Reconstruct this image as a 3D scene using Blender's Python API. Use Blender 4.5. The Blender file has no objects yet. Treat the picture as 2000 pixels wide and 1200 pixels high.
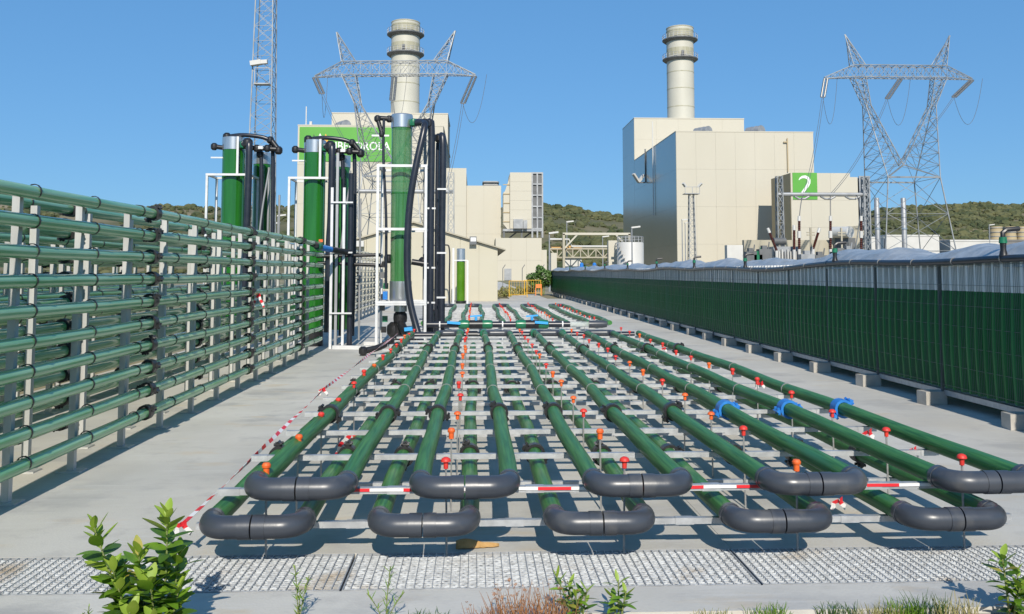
import bpy, math, random
import numpy as np
from mathutils import Vector, Matrix
random.seed(7); rng = np.random.default_rng(7)
S = bpy.context.scene
COL = S.collection
R = math.radians
# ------------------------------------------------------------------ camera, sky, sun, exposure
cam = bpy.data.cameras.new('camera'); camo = bpy.data.objects.new('camera', cam); COL.objects.link(camo)
camo.location = (0, 0, 1.5); camo.rotation_euler = (R(90 + 4.086), 0, R(-2.35))
cam.sensor_width = 36; cam.lens = 31.5; cam.shift_y = -0.096; cam.clip_start = 0.05; cam.clip_end = 6000
S.camera = camo
S.render.resolution_x = 1024; S.render.resolution_y = 614
W = bpy.data.worlds.new('World'); S.world = W; W.use_nodes = True
wn = W.node_tree; bg = wn.nodes['Background']
sky = wn.nodes.new('ShaderNodeTexSky'); sky.sky_type = 'NISHITA'; sky.sun_disc = False
SUN_EL = 33.0
SUNV = Vector((0.04, -1, 0)).normalized() * math.cos(R(SUN_EL)) + Vector((0, 0, math.sin(R(SUN_EL))))
sky.sun_elevation = R(SUN_EL); sky.sun_rotation = math.atan2(SUNV.x, SUNV.y)
sky.altitude = 50; sky.air_density = 1.0; sky.dust_density = 0.1; sky.ozone_density = 4.0
hs = wn.nodes.new('ShaderNodeHueSaturation'); hs.inputs['Saturation'].default_value = 1.18; wn.links.new(sky.outputs[0], hs.inputs['Color']); 
gm = wn.nodes.new('ShaderNodeGamma'); gm.inputs[1].default_value = 0.42; wn.links.new(hs.outputs[0], gm.inputs[0])
tn = wn.nodes.new('ShaderNodeVectorMath'); tn.operation = 'MULTIPLY'; tn.inputs[1].default_value = (0.90, 1.61, 2.40); wn.links.new(gm.outputs[0], tn.inputs[0]); wn.links.new(tn.outputs[0], bg.inputs[0]); bg.inputs[1].default_value = 0.12
sl = bpy.data.lights.new('sun', 'SUN'); sl.energy = 4.2; sl.angle = R(0.5); sl.color = (1.0, 0.93, 0.82)
so = bpy.data.objects.new('sun', sl); COL.objects.link(so)
so.rotation_euler = (-SUNV).to_track_quat('-Z', 'Y').to_euler()
S.view_settings.view_transform = 'Standard'; S.view_settings.look = 'None'
S.view_settings.exposure = 0.22; S.view_settings.gamma = 1.0; S.view_settings.use_curve_mapping = False

# ------------------------------------------------------------------ materials
M = {}
def mat(name, col, col2=None, scale=3.0, rough=0.6, metal=0.0, bump=0.0, bscale=None, coat=0.0, stretch=None,
        alpha=1.0, detail=5, ramp=(0.35, 0.65), emit=None, trans=0.0, spec=0.5, third=None, tscale=0.5, rough2=None):
    m = bpy.data.materials.new(name); m.use_nodes = True; nt = m.node_tree; N = nt.nodes; L = nt.links
    b = N['Principled BSDF']
    b.inputs['Base Color'].default_value = (*col, 1); b.inputs['Roughness'].default_value = rough
    b.inputs['Metallic'].default_value = metal; b.inputs['Alpha'].default_value = alpha
    b.inputs['Specular IOR Level'].default_value = spec
    if coat: b.inputs['Coat Weight'].default_value = coat; b.inputs['Coat Roughness'].default_value = 0.06
    if trans: b.inputs['Transmission Weight'].default_value = trans
    geo = N.new('ShaderNodeNewGeometry'); vec = geo.outputs['Position']
    if stretch:
        mp = N.new('ShaderNodeMapping'); mp.inputs['Scale'].default_value = stretch
        L.new(vec, mp.inputs['Vector']); vec = mp.outputs[0]
    if col2 is not None:
        nz = N.new('ShaderNodeTexNoise'); nz.inputs['Scale'].default_value = scale; nz.inputs['Detail'].default_value = detail
        L.new(vec, nz.inputs['Vector'])
        rp = N.new('ShaderNodeValToRGB'); rp.color_ramp.elements[0].position = ramp[0]; rp.color_ramp.elements[1].position = ramp[1]
        rp.color_ramp.elements[0].color = (*col, 1); rp.color_ramp.elements[1].color = (*col2, 1)
        L.new(nz.outputs['Fac'], rp.inputs[0]); out = rp.outputs[0]
        if third is not None:
            n3 = N.new('ShaderNodeTexNoise'); n3.inputs['Scale'].default_value = tscale; n3.inputs['Detail'].default_value = 4
            L.new(vec, n3.inputs['Vector'])
            r3 = N.new('ShaderNodeValToRGB'); r3.color_ramp.elements[0].position = 0.56; r3.color_ramp.elements[1].position = 0.72
            L.new(n3.outputs['Fac'], r3.inputs[0])
            mx = N.new('ShaderNodeMix'); mx.data_type = 'RGBA'; L.new(r3.outputs[0], mx.inputs[0]); L.new(out, mx.inputs[6])
            mx.inputs[7].default_value = (*third, 1); out = mx.outputs[2]
        L.new(out, b.inputs['Base Color'])
        if rough2 is not None:
            rr = N.new('ShaderNodeMapRange'); rr.inputs[3].default_value = rough; rr.inputs[4].default_value = rough2
            L.new(nz.outputs['Fac'], rr.inputs[0]); L.new(rr.outputs[0], b.inputs['Roughness'])
    if bump:
        n2 = N.new('ShaderNodeTexNoise'); n2.inputs['Scale'].default_value = bscale or scale * 4; n2.inputs['Detail'].default_value = 6
        L.new(vec, n2.inputs['Vector'])
        bp = N.new('ShaderNodeBump'); bp.inputs['Strength'].default_value = bump; bp.inputs['Distance'].default_value = 0.02
        L.new(n2.outputs['Fac'], bp.inputs['Height']); L.new(bp.outputs[0], b.inputs['Normal'])
    M[name] = m; return m
mat('concrete', (0.53, 0.505, 0.445), (0.605, 0.58, 0.52), scale=0.9, rough=0.85, bump=0.12, bscale=60, third=(0.53, 0.48, 0.39), tscale=0.35)
def concrete_marks():
    m = M['concrete']; nt = m.node_tree; N = nt.nodes; L = nt.links; b = N['Principled BSDF']
    src = b.inputs['Base Color'].links[0].from_socket; geo = N['Geometry'] if 'Geometry' in N else N.new('ShaderNodeNewGeometry')
    def layer(src, scale, stretch, lo, hi, col, amt, loc=(0, 0, 0)):
        mp = N.new('ShaderNodeMapping'); mp.inputs['Scale'].default_value = stretch; mp.inputs['Location'].default_value = loc; L.new(geo.outputs['Position'], mp.inputs['Vector'])
        nz = N.new('ShaderNodeTexNoise'); nz.inputs['Scale'].default_value = scale; nz.inputs['Detail'].default_value = 7; nz.inputs['Roughness'].default_value = 0.6; L.new(mp.outputs[0], nz.inputs['Vector'])
        mr = N.new('ShaderNodeMapRange'); mr.inputs[1].default_value = lo; mr.inputs[2].default_value = hi; mr.inputs[4].default_value = amt; L.new(nz.outputs['Fac'], mr.inputs[0])
        mx = N.new('ShaderNodeMix'); mx.data_type = 'RGBA'; L.new(mr.outputs[0], mx.inputs[0]); L.new(src, mx.inputs[6]); mx.inputs[7].default_value = (*col, 1); return mx.outputs[2]
    src = layer(src, 0.8, (1, 1.4, 1), .54, .64, (.36, .35, .33), .75, (3.3, 1.2, 0))
    src = layer(src, 1.3, (1, 2.2, 1), .57, .68, (.56, .44, .28), .6, (7.1, 4.2, 0))
    src = layer(src, 0.35, (1, .6, 1), .45, .65, (.43, .42, .39), .75, (1.7, 9.2, 0))
    src = layer(src, 3.5, (1, 1, 1), .54, .68, (.45, .43, .39), .7, (4.7, 2.2, 0))
    src = layer(src, 26, (1, 1, 1), .55, .75, (.42, .41, .385), .3)
    src = layer(src, 5, (.25, 3, 1), .56, .70, (.60, .585, .55), .5)
    L.new(src, b.inputs['Base Color'])
concrete_marks()
mat('concrete_block', (0.38, 0.355, 0.31), (0.48, 0.45, 0.40), scale=6, rough=0.9, bump=0.2, bscale=70)
mat('stain', (0.26, 0.26, 0.25), (0.33, 0.325, 0.31), scale=7, rough=0.8)
mat('rust_stain', (0.42, 0.31, 0.18), (0.44, 0.40, 0.33), scale=9, rough=0.9)
mat('soil', (0.30, 0.21, 0.12), (0.40, 0.31, 0.20), scale=9, rough=1, bump=0.6, bscale=40)
mat('ground', (0.36, 0.29, 0.20), (0.13, 0.15, 0.06), scale=0.06, rough=1, bump=0.2, bscale=3)
mat('hill', (0.10, 0.10, 0.045), (0.28, 0.22, 0.13), scale=0.012, rough=1, ramp=(0.46, 0.68), detail=9)
mat('scrub', (0.042, 0.058, 0.02), (0.12, 0.12, 0.05), scale=0.05, rough=0.9)
mat('void_shade', (0.03, 0.03, 0.03), rough=1)
mat('galv', (0.43, 0.44, 0.445), (0.55, 0.56, 0.565), scale=14, rough=0.42, metal=0.55, bump=0.05, bscale=60, rough2=0.6)
mat('galv_grate', (0.55, 0.57, 0.58), (0.78, 0.80, 0.80), scale=55, rough=0.35, metal=0.25, ramp=(0.4, 0.6), third=(0.42, 0.33, 0.22), tscale=2.2)
mat('post_steel', (0.46, 0.46, 0.44), (0.57, 0.57, 0.545), scale=10, rough=0.5, metal=0.35, stretch=(1, 1, 0.15))
mat('white_frame', (0.60, 0.61, 0.61), (0.70, 0.70, 0.70), scale=6, rough=0.45, metal=0.2)
mat('rack_tube', (0.15, 0.40, 0.155), (0.33, 0.55, 0.29), scale=3.5, rough=0.16, coat=0.25, stretch=(6, 0.35, 6), spec=0.55)
mat('rack_tube_empty', (0.42, 0.44, 0.33), (0.55, 0.55, 0.43), scale=3, rough=0.15, coat=0.6, stretch=(6, 0.4, 6))
mat('bed_tube', (0.022, 0.12, 0.028), (0.072, 0.235, 0.058), scale=9, rough=0.42, spec=0.25, stretch=(9, 0.3, 9), third=(0.04, 0.19, 0.085), tscale=3)
mat('pvc', (0.043, 0.05, 0.063), (0.056, 0.063, 0.076), scale=6, rough=0.28, spec=0.55, rough2=0.42, bump=0.02, bscale=40, third=(0.10, 0.10, 0.10), tscale=5)
mat('black_plastic', (0.012, 0.012, 0.013), (0.022, 0.022, 0.024), scale=20, rough=0.38)
mat('hose', (0.016, 0.02, 0.03), (0.024, 0.028, 0.04), scale=8, rough=0.32)
mat('strap', (0.22, 0.22, 0.21), (0.32, 0.32, 0.31), scale=30, rough=0.5, metal=0.4)
mat('blue_plastic', (0.02, 0.16, 0.50), (0.03, 0.22, 0.60), scale=20, rough=0.35)
mat('blue_handle', (0.05, 0.36, 0.75), rough=0.4)
mat('green_fitting', (0.012, 0.13, 0.06), (0.02, 0.18, 0.09), scale=20, rough=0.3)
mat('cap_red', (0.72, 0.045, 0.025), (0.60, 0.035, 0.03), scale=30, rough=0.5)
mat('cap_orange', (0.82, 0.15, 0.025), (0.72, 0.11, 0.02), scale=30, rough=0.5)
mat('rebar', (0.34, 0.34, 0.33), (0.46, 0.45, 0.43), scale=60, rough=0.5, metal=0.5)
mat('algae_bright', (0.014, 0.115, 0.012), (0.02, 0.15, 0.018), scale=2.5, rough=0.15, coat=0.5, stretch=(4, 4, 0.4))
mat('algae_small', (0.06, 0.17, 0.006), (0.08, 0.20, 0.01), scale=3, rough=0.2)
mat('algae_clear', (0.05, 0.19, 0.06), (0.09, 0.27, 0.10), scale=3, rough=0.1, coat=0.4, alpha=0.72, stretch=(9, 9, 0.25))
mat('clear_tube', (0.55, 0.60, 0.56), rough=0.08, alpha=0.45)
mat('cap_metal', (0.55, 0.57, 0.58), (0.66, 0.67, 0.68), scale=5, rough=0.3, metal=0.85, stretch=(6, 6, 0.3))
mat('bag_green', (0.018, 0.13, 0.038), (0.028, 0.17, 0.052), scale=4, rough=0.45, spec=0.2, stretch=(1, 1, 0.2), third=(0.024, 0.16, 0.06), tscale=2)
mat('bag_clear', (0.62, 0.62, 0.60), (0.80, 0.79, 0.76), scale=6, rough=0.25, stretch=(1, 1, 0.3), ramp=(0.3, 0.7))
mat('film', (0.28, 0.305, 0.325), (0.42, 0.445, 0.465), scale=5, rough=0.3, bump=0.9, bscale=7, alpha=0.93)
mat('wire', (0.13, 0.17, 0.16), rough=0.5, metal=0.5)
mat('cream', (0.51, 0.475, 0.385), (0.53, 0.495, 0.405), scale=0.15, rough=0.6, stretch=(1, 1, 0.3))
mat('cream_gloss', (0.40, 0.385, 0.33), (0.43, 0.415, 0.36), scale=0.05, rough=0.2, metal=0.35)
mat('cream_store', (0.475, 0.44, 0.335), (0.495, 0.46, 0.355), scale=0.5, rough=0.6)
mat('cream_old', (0.36, 0.33, 0.25), (0.43, 0.39, 0.30), scale=0.4, rough=0.8, stretch=(1, 1, 0.3))
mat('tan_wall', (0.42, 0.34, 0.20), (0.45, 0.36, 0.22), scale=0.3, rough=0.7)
mat('backing', (0.36, 0.34, 0.27), rough=0.9)
mat('stack', (0.51, 0.49, 0.41), (0.54, 0.52, 0.44), scale=0.2, rough=0.55)
mat('stack_dirty', (0.36, 0.34, 0.23), (0.45, 0.43, 0.33), scale=1.3, rough=0.7, stretch=(1, 1, 0.25))
mat('dark_steel', (0.10, 0.105, 0.11), (0.15, 0.155, 0.16), scale=1, rough=0.6)
mat('mid_steel', (0.27, 0.28, 0.29), (0.36, 0.37, 0.38), scale=1.2, rough=0.5, metal=0.3)
mat('lattice', (0.20, 0.215, 0.225), (0.30, 0.315, 0.325), scale=0.8, rough=0.5, metal=0.3)
mat('insulator_glass', (0.10, 0.11, 0.12), (0.16, 0.17, 0.18), scale=5, rough=0.3)
mat('porcelain', (0.06, 0.016, 0.010), (0.085, 0.022, 0.014), scale=2, rough=0.3)
mat('cable', (0.12, 0.125, 0.13), rough=0.6)
mat('sign_green', (0.085, 0.33, 0.035), (0.10, 0.36, 0.045), scale=0.2, rough=0.5)
mat('sign_white', (0.80, 0.80, 0.78), rough=0.5)
mat('sign_orange', (0.80, 0.42, 0.05), rough=0.5)
mat('sign_darkgreen', (0.05, 0.13, 0.04), rough=0.5)
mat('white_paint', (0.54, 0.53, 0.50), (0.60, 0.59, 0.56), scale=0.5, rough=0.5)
mat('shade_grey', (0.16, 0.155, 0.15), (0.20, 0.195, 0.19), scale=0.4, rough=0.8)  # shade of the long low building, put into its base colour
mat('yellow_paint', (0.70, 0.40, 0.03), rough=0.5)
mat('orange_net', (0.80, 0.22, 0.05), rough=0.6)
mat('roof_ochre', (0.55, 0.33, 0.12), rough=0.8)
mat('leaf', (0.115, 0.24, 0.018), (0.19, 0.33, 0.03), scale=14, rough=0.38, bump=0.1, bscale=120)
mat('leaf_young', (0.25, 0.38, 0.04), (0.31, 0.42, 0.06), scale=14, rough=0.4)
mat('leaf_dark', (0.045, 0.115, 0.015), (0.08, 0.16, 0.022), scale=14, rough=0.4)
mat('leaf_dry', (0.30, 0.12, 0.05), (0.36, 0.19, 0.08), scale=14, rough=0.8)
mat('leaf_yellow', (0.34, 0.27, 0.04), (0.26, 0.27, 0.04), scale=20, rough=0.5)
mat('stem', (0.15, 0.20, 0.06), (0.22, 0.24, 0.09), scale=10, rough=0.7)
mat('flower', (0.25, 0.17, 0.55), rough=0.6)
mat('bush_leaf', (0.05, 0.12, 0.02), (0.10, 0.19, 0.035), scale=2, rough=0.6)
mat('dry_grass', (0.22, 0.24, 0.07), (0.36, 0.31, 0.13), scale=3, rough=0.9)
mat('cardboard', (0.40, 0.23, 0.08), (0.52, 0.32, 0.13), scale=14, rough=0.9, bump=0.3, bscale=60)
def leaf_trans(n):                       # leaves let some light through
    m = M[n]; nt = m.node_tree; b = nt.nodes['Principled BSDF']; o = nt.nodes['Material Output']
    tr = nt.nodes.new('ShaderNodeBsdfTranslucent'); mx = nt.nodes.new('ShaderNodeMixShader'); mx.inputs[0].default_value = 0.22
    tr.inputs[0].default_value = (0.18, 0.36, 0.03, 1)
    nt.links.new(b.outputs[0], mx.inputs[1]); nt.links.new(tr.outputs[0], mx.inputs[2]); nt.links.new(mx.outputs[0], o.inputs[0])
for n in ('leaf', 'leaf_young', 'leaf_dark'): leaf_trans(n)
def tape_mat():
    m = bpy.data.materials.new('tape'); m.use_nodes = True; nt = m.node_tree; b = nt.nodes['Principled BSDF']
    u = nt.nodes.new('ShaderNodeUVMap'); sp = nt.nodes.new('ShaderNodeSeparateXYZ'); nt.links.new(u.outputs[0], sp.inputs[0])
    f = nt.nodes.new('ShaderNodeMath'); f.operation = 'FRACT'; nt.links.new(sp.outputs[0], f.inputs[0])
    g = nt.nodes.new('ShaderNodeMath'); g.operation = 'GREATER_THAN'; g.inputs[1].default_value = 0.5; nt.links.new(f.outputs[0], g.inputs[0])
    mx = nt.nodes.new('ShaderNodeMix'); mx.data_type = 'RGBA'; mx.inputs[6].default_value = (0.75, 0.03, 0.04, 1); mx.inputs[7].default_value = (0.82, 0.80, 0.78, 1)
    nt.links.new(g.outputs[0], mx.inputs[0]); nt.links.new(mx.outputs[2], b.inputs['Base Color']); b.inputs['Roughness'].default_value = 0.35
    M['tape'] = m
tape_mat()

# ------------------------------------------------------------------ mesh helpers
class MB:
    def __init__(s): s.v = []; s.f = []; s.uv = None
    def quad(s, a, b, c, d):
        n = len(s.v); s.v += [tuple(a), tuple(b), tuple(c), tuple(d)]; s.f.append((n, n+1, n+2, n+3)); return s
    def box(s, x0, x1, y0, y1, z0, z1):
        n = len(s.v)
        s.v += [(x0,y0,z0),(x1,y0,z0),(x1,y1,z0),(x0,y1,z0),(x0,y0,z1),(x1,y0,z1),(x1,y1,z1),(x0,y1,z1)]
        s.f += [tuple(n+i for i in q) for q in ((0,3,2,1),(4,5,6,7),(0,1,5,4),(1,2,6,5),(2,3,7,6),(3,0,4,7))]; return s
    def cbox(s, c, d): return s.box(c[0]-d[0]/2, c[0]+d[0]/2, c[1]-d[1]/2, c[1]+d[1]/2, c[2]-d[2]/2, c[2]+d[2]/2)
    def bar(s, p, q, w, h=None):
        h = h or w; p = Vector(p); q = Vector(q); d = q - p
        if d.length < 1e-6: return s
        d.normalize(); up = Vector((0,0,1)) if abs(d.z) < 0.95 else Vector((0,1,0))
        a = d.cross(up).normalized() * w/2; b = a.cross(d).normalized() * h/2
        n = len(s.v)
        for c in (p, q): s.v += [tuple(c-a-b), tuple(c+a-b), tuple(c+a+b), tuple(c-a+b)]
        s.f += [tuple(n+i for i in k) for k in ((0,1,2,3),(7,6,5,4),(0,4,5,1),(1,5,6,2),(2,6,7,3),(3,7,4,0))]; return s
    def tube(s, path, r, n=10, cap=True):
        P = [Vector(p) for p in path]; rs = r if isinstance(r, (list, tuple)) else [r]*len(P)
        t0 = (P[1]-P[0]).normalized(); up = Vector((0,0,1)) if abs(t0.z) < 0.9 else Vector((1,0,0))
        a = t0.cross(up).normalized(); base = len(s.v)
        for i, p in enumerate(P):
            t = (P[min(i+1,len(P)-1)] - P[max(i-1,0)])
            t = t.normalized() if t.length > 1e-9 else t0
            a = (a - t*a.dot(t)).normalized(); b = t.cross(a)
            for k in range(n):
                an = 2*math.pi*k/n; s.v.append(tuple(p + (a*math.cos(an) + b*math.sin(an))*rs[i]))
        for i in range(len(P)-1):
            for k in range(n):
                k2 = (k+1) % n; s.f.append((base+i*n+k, base+i*n+k2, base+(i+1)*n+k2, base+(i+1)*n+k))
        if cap:
            s.f.append(tuple(base+k for k in range(n))[::-1]); s.f.append(tuple(base+(len(P)-1)*n+k for k in range(n)))
        return s
    def cyl(s, p, q, r, n=12, r2=None): return s.tube([p, q], [r, r2 if r2 is not None else r], n)
    def lathe(s, prof, c=(0,0,0), n=20):
        return s.tube([(c[0], c[1], c[2]+z + 1e-5*i) for i, (r, z) in enumerate(prof)], [max(r, 1e-4) for r, z in prof], n) if False else s._lathe(prof, c, n)
    def _lathe(s, prof, c, n):
        b = len(s.v)
        for r, z in prof:
            for k in range(n):
                an = 2*math.pi*k/n; s.v.append((c[0]+r*math.cos(an), c[1]+r*math.sin(an), c[2]+z))
        for i in range(len(prof)-1):
            for k in range(n):
                k2 = (k+1) % n; s.f.append((b+i*n+k, b+i*n+k2, b+(i+1)*n+k2, b+(i+1)*n+k))
        s.f.append(tuple(b+k for k in range(n))[::-1]); s.f.append(tuple(b+(len(prof)-1)*n+k for k in range(n))); return s
    def prism(s, pts, y0, y1):                  # polygon in XZ extruded along Y
        b = len(s.v); n = len(pts)
        s.v += [(x, y0, z) for x, z in pts] + [(x, y1, z) for x, z in pts]
        s.f.append(tuple(b+i for i in range(n))); s.f.append(tuple(b+n+i for i in range(n))[::-1])
        for i in range(n): j = (i+1) % n; s.f.append((b+i, b+n+i, b+n+j, b+j))
        return s
    def mesh(s, name, smooth=True):
        me = bpy.data.meshes.new(name); me.from_pydata(s.v, [], s.f)
        if smooth:
            me.polygons.foreach_set('use_smooth', [True]*len(me.polygons)); me.set_sharp_from_angle(angle=R(38))
        me.update(); return me
    def obj(s, name, m, parent=None, smooth=True, kind=None):
        return put(name, s.mesh(name, smooth), m, parent, None, kind)
def put(name, me, m, parent=None, loc=None, kind=None, rot=None, scl=None, wparent=None):
    """Link a mesh object. Mesh built in world space (loc None) or placed at world loc; parent chain undone by offset."""
    if m is not None and not me.materials: me.materials.append(M[m])
    o = bpy.data.objects.new(name, me); COL.objects.link(o)
    base = Vector((0,0,0)) if loc is None else Vector(loc)
    if parent is not None:
        o.parent = parent; p = parent; off = Vector((0,0,0))
        while p is not None: off += p.location; p = p.parent
        o.location = base - off
    else: o.location = base
    if rot: o.rotation_euler = rot
    if scl: o.scale = scl
    if kind: o['kind'] = kind
    return o
def thing(name, label, cat, loc=(0,0,0), group=None):
    o = bpy.data.objects.new(name, None); COL.objects.link(o); o.location = loc; o.empty_display_size = 0.2
    o['label'] = label; o['category'] = cat
    if group: o['group'] = group
    return o
def tag(o, label, cat, group=None):
    o['label'] = label; o['category'] = cat
    if group: o['group'] = group
    return o
def rebase(o, loc):                      # move a world-built mesh object's origin to loc
    me = o.data; me.transform(Matrix.Translation(-Vector(loc))); o.location = loc; return o
def lattice(mb, A, B, n, w=0.12, wd=0.07, faces=(0,1,2,3)):
    """four-legged lattice from quad A to quad B with n crossed bays"""
    A = [Vector(a) for a in A]; B = [Vector(b) for b in B]
    for i in range(4): mb.bar(A[i], B[i], w)
    for k in range(n):
        t0, t1 = k/n, (k+1)/n
        for i in faces:
            j = (i+1) % 4
            a0 = A[i].lerp(B[i], t0); a1 = A[i].lerp(B[i], t1); b0 = A[j].lerp(B[j], t0); b1 = A[j].lerp(B[j], t1)
            mb.bar(a0, b1, wd); mb.bar(b0, a1, wd)
            mb.bar(a1, b1, wd)
def sq(cx, cy, z, hx, hy=None):
    hy = hx if hy is None else hy
    return [(cx-hx,cy-hy,z),(cx+hx,cy-hy,z),(cx+hx,cy+hy,z),(cx-hx,cy+hy,z)]
def arc(c, r, a0, a1, n, plane='xy'):
    out = []
    for i in range(n+1):
        a = R(a0 + (a1-a0)*i/n)
        u, v = r*math.cos(a), r*math.sin(a)
        out.append((c[0]+u, c[1]+v, c[2]) if plane == 'xy' else ((c[0]+u, c[1], c[2]+v) if plane == 'xz' else (c[0], c[1]+u, c[2]+v)))
    return out

# survey helper: where a sight line of the level survey (origin at eye height 1.5 m) meets the plane at distance Y
def at(px, py, Y):
    p = math.atan(125/1750); w = math.atan(72/math.hypot(1750, 125)); u = (px-1000)/1750; v = (408-py)/1750
    f = (math.sin(w)*math.cos(p), math.cos(w)*math.cos(p), math.sin(p)); r = (math.cos(w), -math.sin(w), 0)
    up = (-math.sin(w)*math.sin(p), -math.cos(w)*math.sin(p), math.cos(p))
    d = [f[i] + u*r[i] + v*up[i] for i in range(3)]; t = Y/d[1]
    return Vector((d[0]*t, Y, 1.5 + d[2]*t))
# ------------------------------------------------------------------ ground and terrain
g = MB(); g.quad((-2500,-60,-0.07),(2500,-60,-0.07),(2500,3000,-0.07),(-2500,3000,-0.07)); g.obj('ground', 'ground', kind='structure')
yard = MB().box(-5.6, 12.0, 4.952, 52.0, -0.06, -0.006).obj('concrete_yard', 'concrete', kind='structure')
xs = [-5.6, 1.4, 5.0, 12.0]; ys = [4.952] + [9.6 + 4.7*i for i in range(9)] + [52.0]
for i in range(len(xs)-1):
    for j in range(len(ys)-1):
        o = MB().box(xs[i]+0.0015, xs[i+1]-0.0015, ys[j]+0.0015, ys[j+1]-0.0015, -0.05, -0.001*((i*7+j*3) % 3)*0.6).obj('concrete_slab', 'concrete', yard, smooth=False)
kerb = MB().box(-9, 9, 4.06, 4.378, -0.06, 0.0).obj('trench_kerb', 'concrete', kind='structure', smooth=False)
MB().box(-9, 9, 4.38, 4.95, -0.066, -0.05).obj('drain_channel', 'void_shade', kind='structure', smooth=False)  # shallow sheet, the darkness of the trench is put into its colour
path = MB().box(2.0, 4.2, 52.01, 150, -0.06, -0.008).obj('path', 'concrete', kind='structure', smooth=False)
# soil in front of the kerb, uneven
mb = MB(); nx, ny = 90, 26
for j in range(ny+1):
    for i in range(nx+1):
        x = -5 + 10*i/nx; y = 1.2 + 2.855*j/ny
        mb.v.append((x, y, -0.035 + 0.03*math.sin(3.1*x+1.7*y)*math.sin(2.3*y-1.1*x) * (1 if j < ny else .3) + random.uniform(-.012, .012)))
for j in range(ny):
    for i in range(nx): k = j*(nx+1)+i; mb.f.append((k, k+1, k+nx+2, k+nx+1))
mb.obj('soil', 'soil', kind='structure')
# hills
SKY = [(-900,420),(-300,402),(0,404),(200,410),(400,411),(560,408),(800,412),(1060,406),(1110,411),(1160,420),(1215,427),(1400,440),(1600,440),(1690,428),(1730,413),(1790,408),(1850,404),(1950,402),(2000,404),(2300,410),(2900,425)]
def ridge_h(x, Yr=950):
    px = 928 + 1750*x/Yr
    for (a, ya), (b, yb) in zip(SKY, SKY[1:]):
        if a <= px <= b:
            t = (px-a)/(b-a); t = t*t*(3-2*t); return (535 - (ya+(yb-ya)*t))/1750*Yr
    return 60
def hill_z(x, y):
    t = min(max((y-430)/(950-430), 0), 1); t = t*t*(3-2*t)
    s = x*950/max(y, 1)
    h = ridge_h(s)*t
    h += 3.0*math.sin(x*0.021+y*0.013)*math.sin(y*0.017-x*0.008)*t*(1-t)*3
    if y > 950: h *= max(0.0, 1-(y-950)/900)
    return h - 0.3
mb = MB(); NX, NY = 150, 46
for j in range(NY+1):
    y = 400 + 1100*(j/NY)
    for i in range(NX+1):
        x = (-0.75 + 1.6*i/NX)*y*1.05; mb.v.append((x, y, hill_z(x, y)))
for j in range(NY):
    for i in range(NX): k = j*(NX+1)+i; mb.f.append((k, k+1, k+NX+2, k+NX+1))
mb.obj('hills', 'hill', kind='structure')
def ico():
    t = (1+5**.5)/2
    v = np.array([(-1,t,0),(1,t,0),(-1,-t,0),(1,-t,0),(0,-1,t),(0,1,t),(0,-1,-t),(0,1,-t),(t,0,-1),(t,0,1),(-t,0,-1),(-t,0,1)], float)
    f = [(0,11,5),(0,5,1),(0,1,7),(0,7,10),(0,10,11),(1,5,9),(5,11,4),(11,10,2),(10,7,6),(7,1,8),(3,9,4),(3,4,2),(3,2,6),(3,6,8),(3,8,9),(4,9,5),(2,4,11),(6,2,10),(8,6,7),(9,8,1)]
    v /= np.linalg.norm(v[0]); v = list(map(np.array, v)); nf = []; cache = {}
    def mid(a, b):
        k = (min(a,b), max(a,b))
        if k not in cache: m = v[a]+v[b]; v.append(m/np.linalg.norm(m)); cache[k] = len(v)-1
        return cache[k]
    for a, b, c in f:
        x, y, z = mid(a,b), mid(b,c), mid(c,a); nf += [(a,x,z),(b,y,x),(c,z,y),(x,y,z)]
    return np.array(v), np.array(nf)
IV, IF = ico()
def blobs(name, m, items, jit=0.28):
    V = []; Fc = []
    for k, (c, s) in enumerate(items):
        q = IV*(1+rng.uniform(-jit, jit, (len(IV), 1)))*np.array(s) + np.array(c); V.append(q); Fc.append(IF + k*len(IV))
    me = bpy.data.meshes.new(name); me.from_pydata(np.concatenate(V).tolist(), [], np.concatenate(Fc).tolist()); me.update()
    return put(name, me, m, kind='stuff')
it = []
def hn(x, y): return math.sin(x*.031+1.3)*math.sin(y*.027+.4) + .6*math.sin(x*.083+y*.05) + .4*math.sin(x*.13-y*.11)
while len(it) < 7500:
    y = 440 + 560*random.random()**0.8; px = random.choice([random.uniform(-60, 640), random.uniform(1040, 1260), random.uniform(1660, 2080), random.uniform(1660, 2080)]); x = (px-928)/1750*y
    if hn(x, y) + random.uniform(-.8, .8) < -0.05: continue
    s = random.uniform(.8, 2.4)*(1.7 if random.random() < .1 else 1); it.append(((x, y, hill_z(x, y)+s*.35), (s*1.15, s*1.1, s*.85)))
scr = blobs('hillside_scrub', 'scrub', it); scr['label'] = 'dark green scrub and small trees covering the far hills'; scr['category'] = 'scrub'

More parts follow.
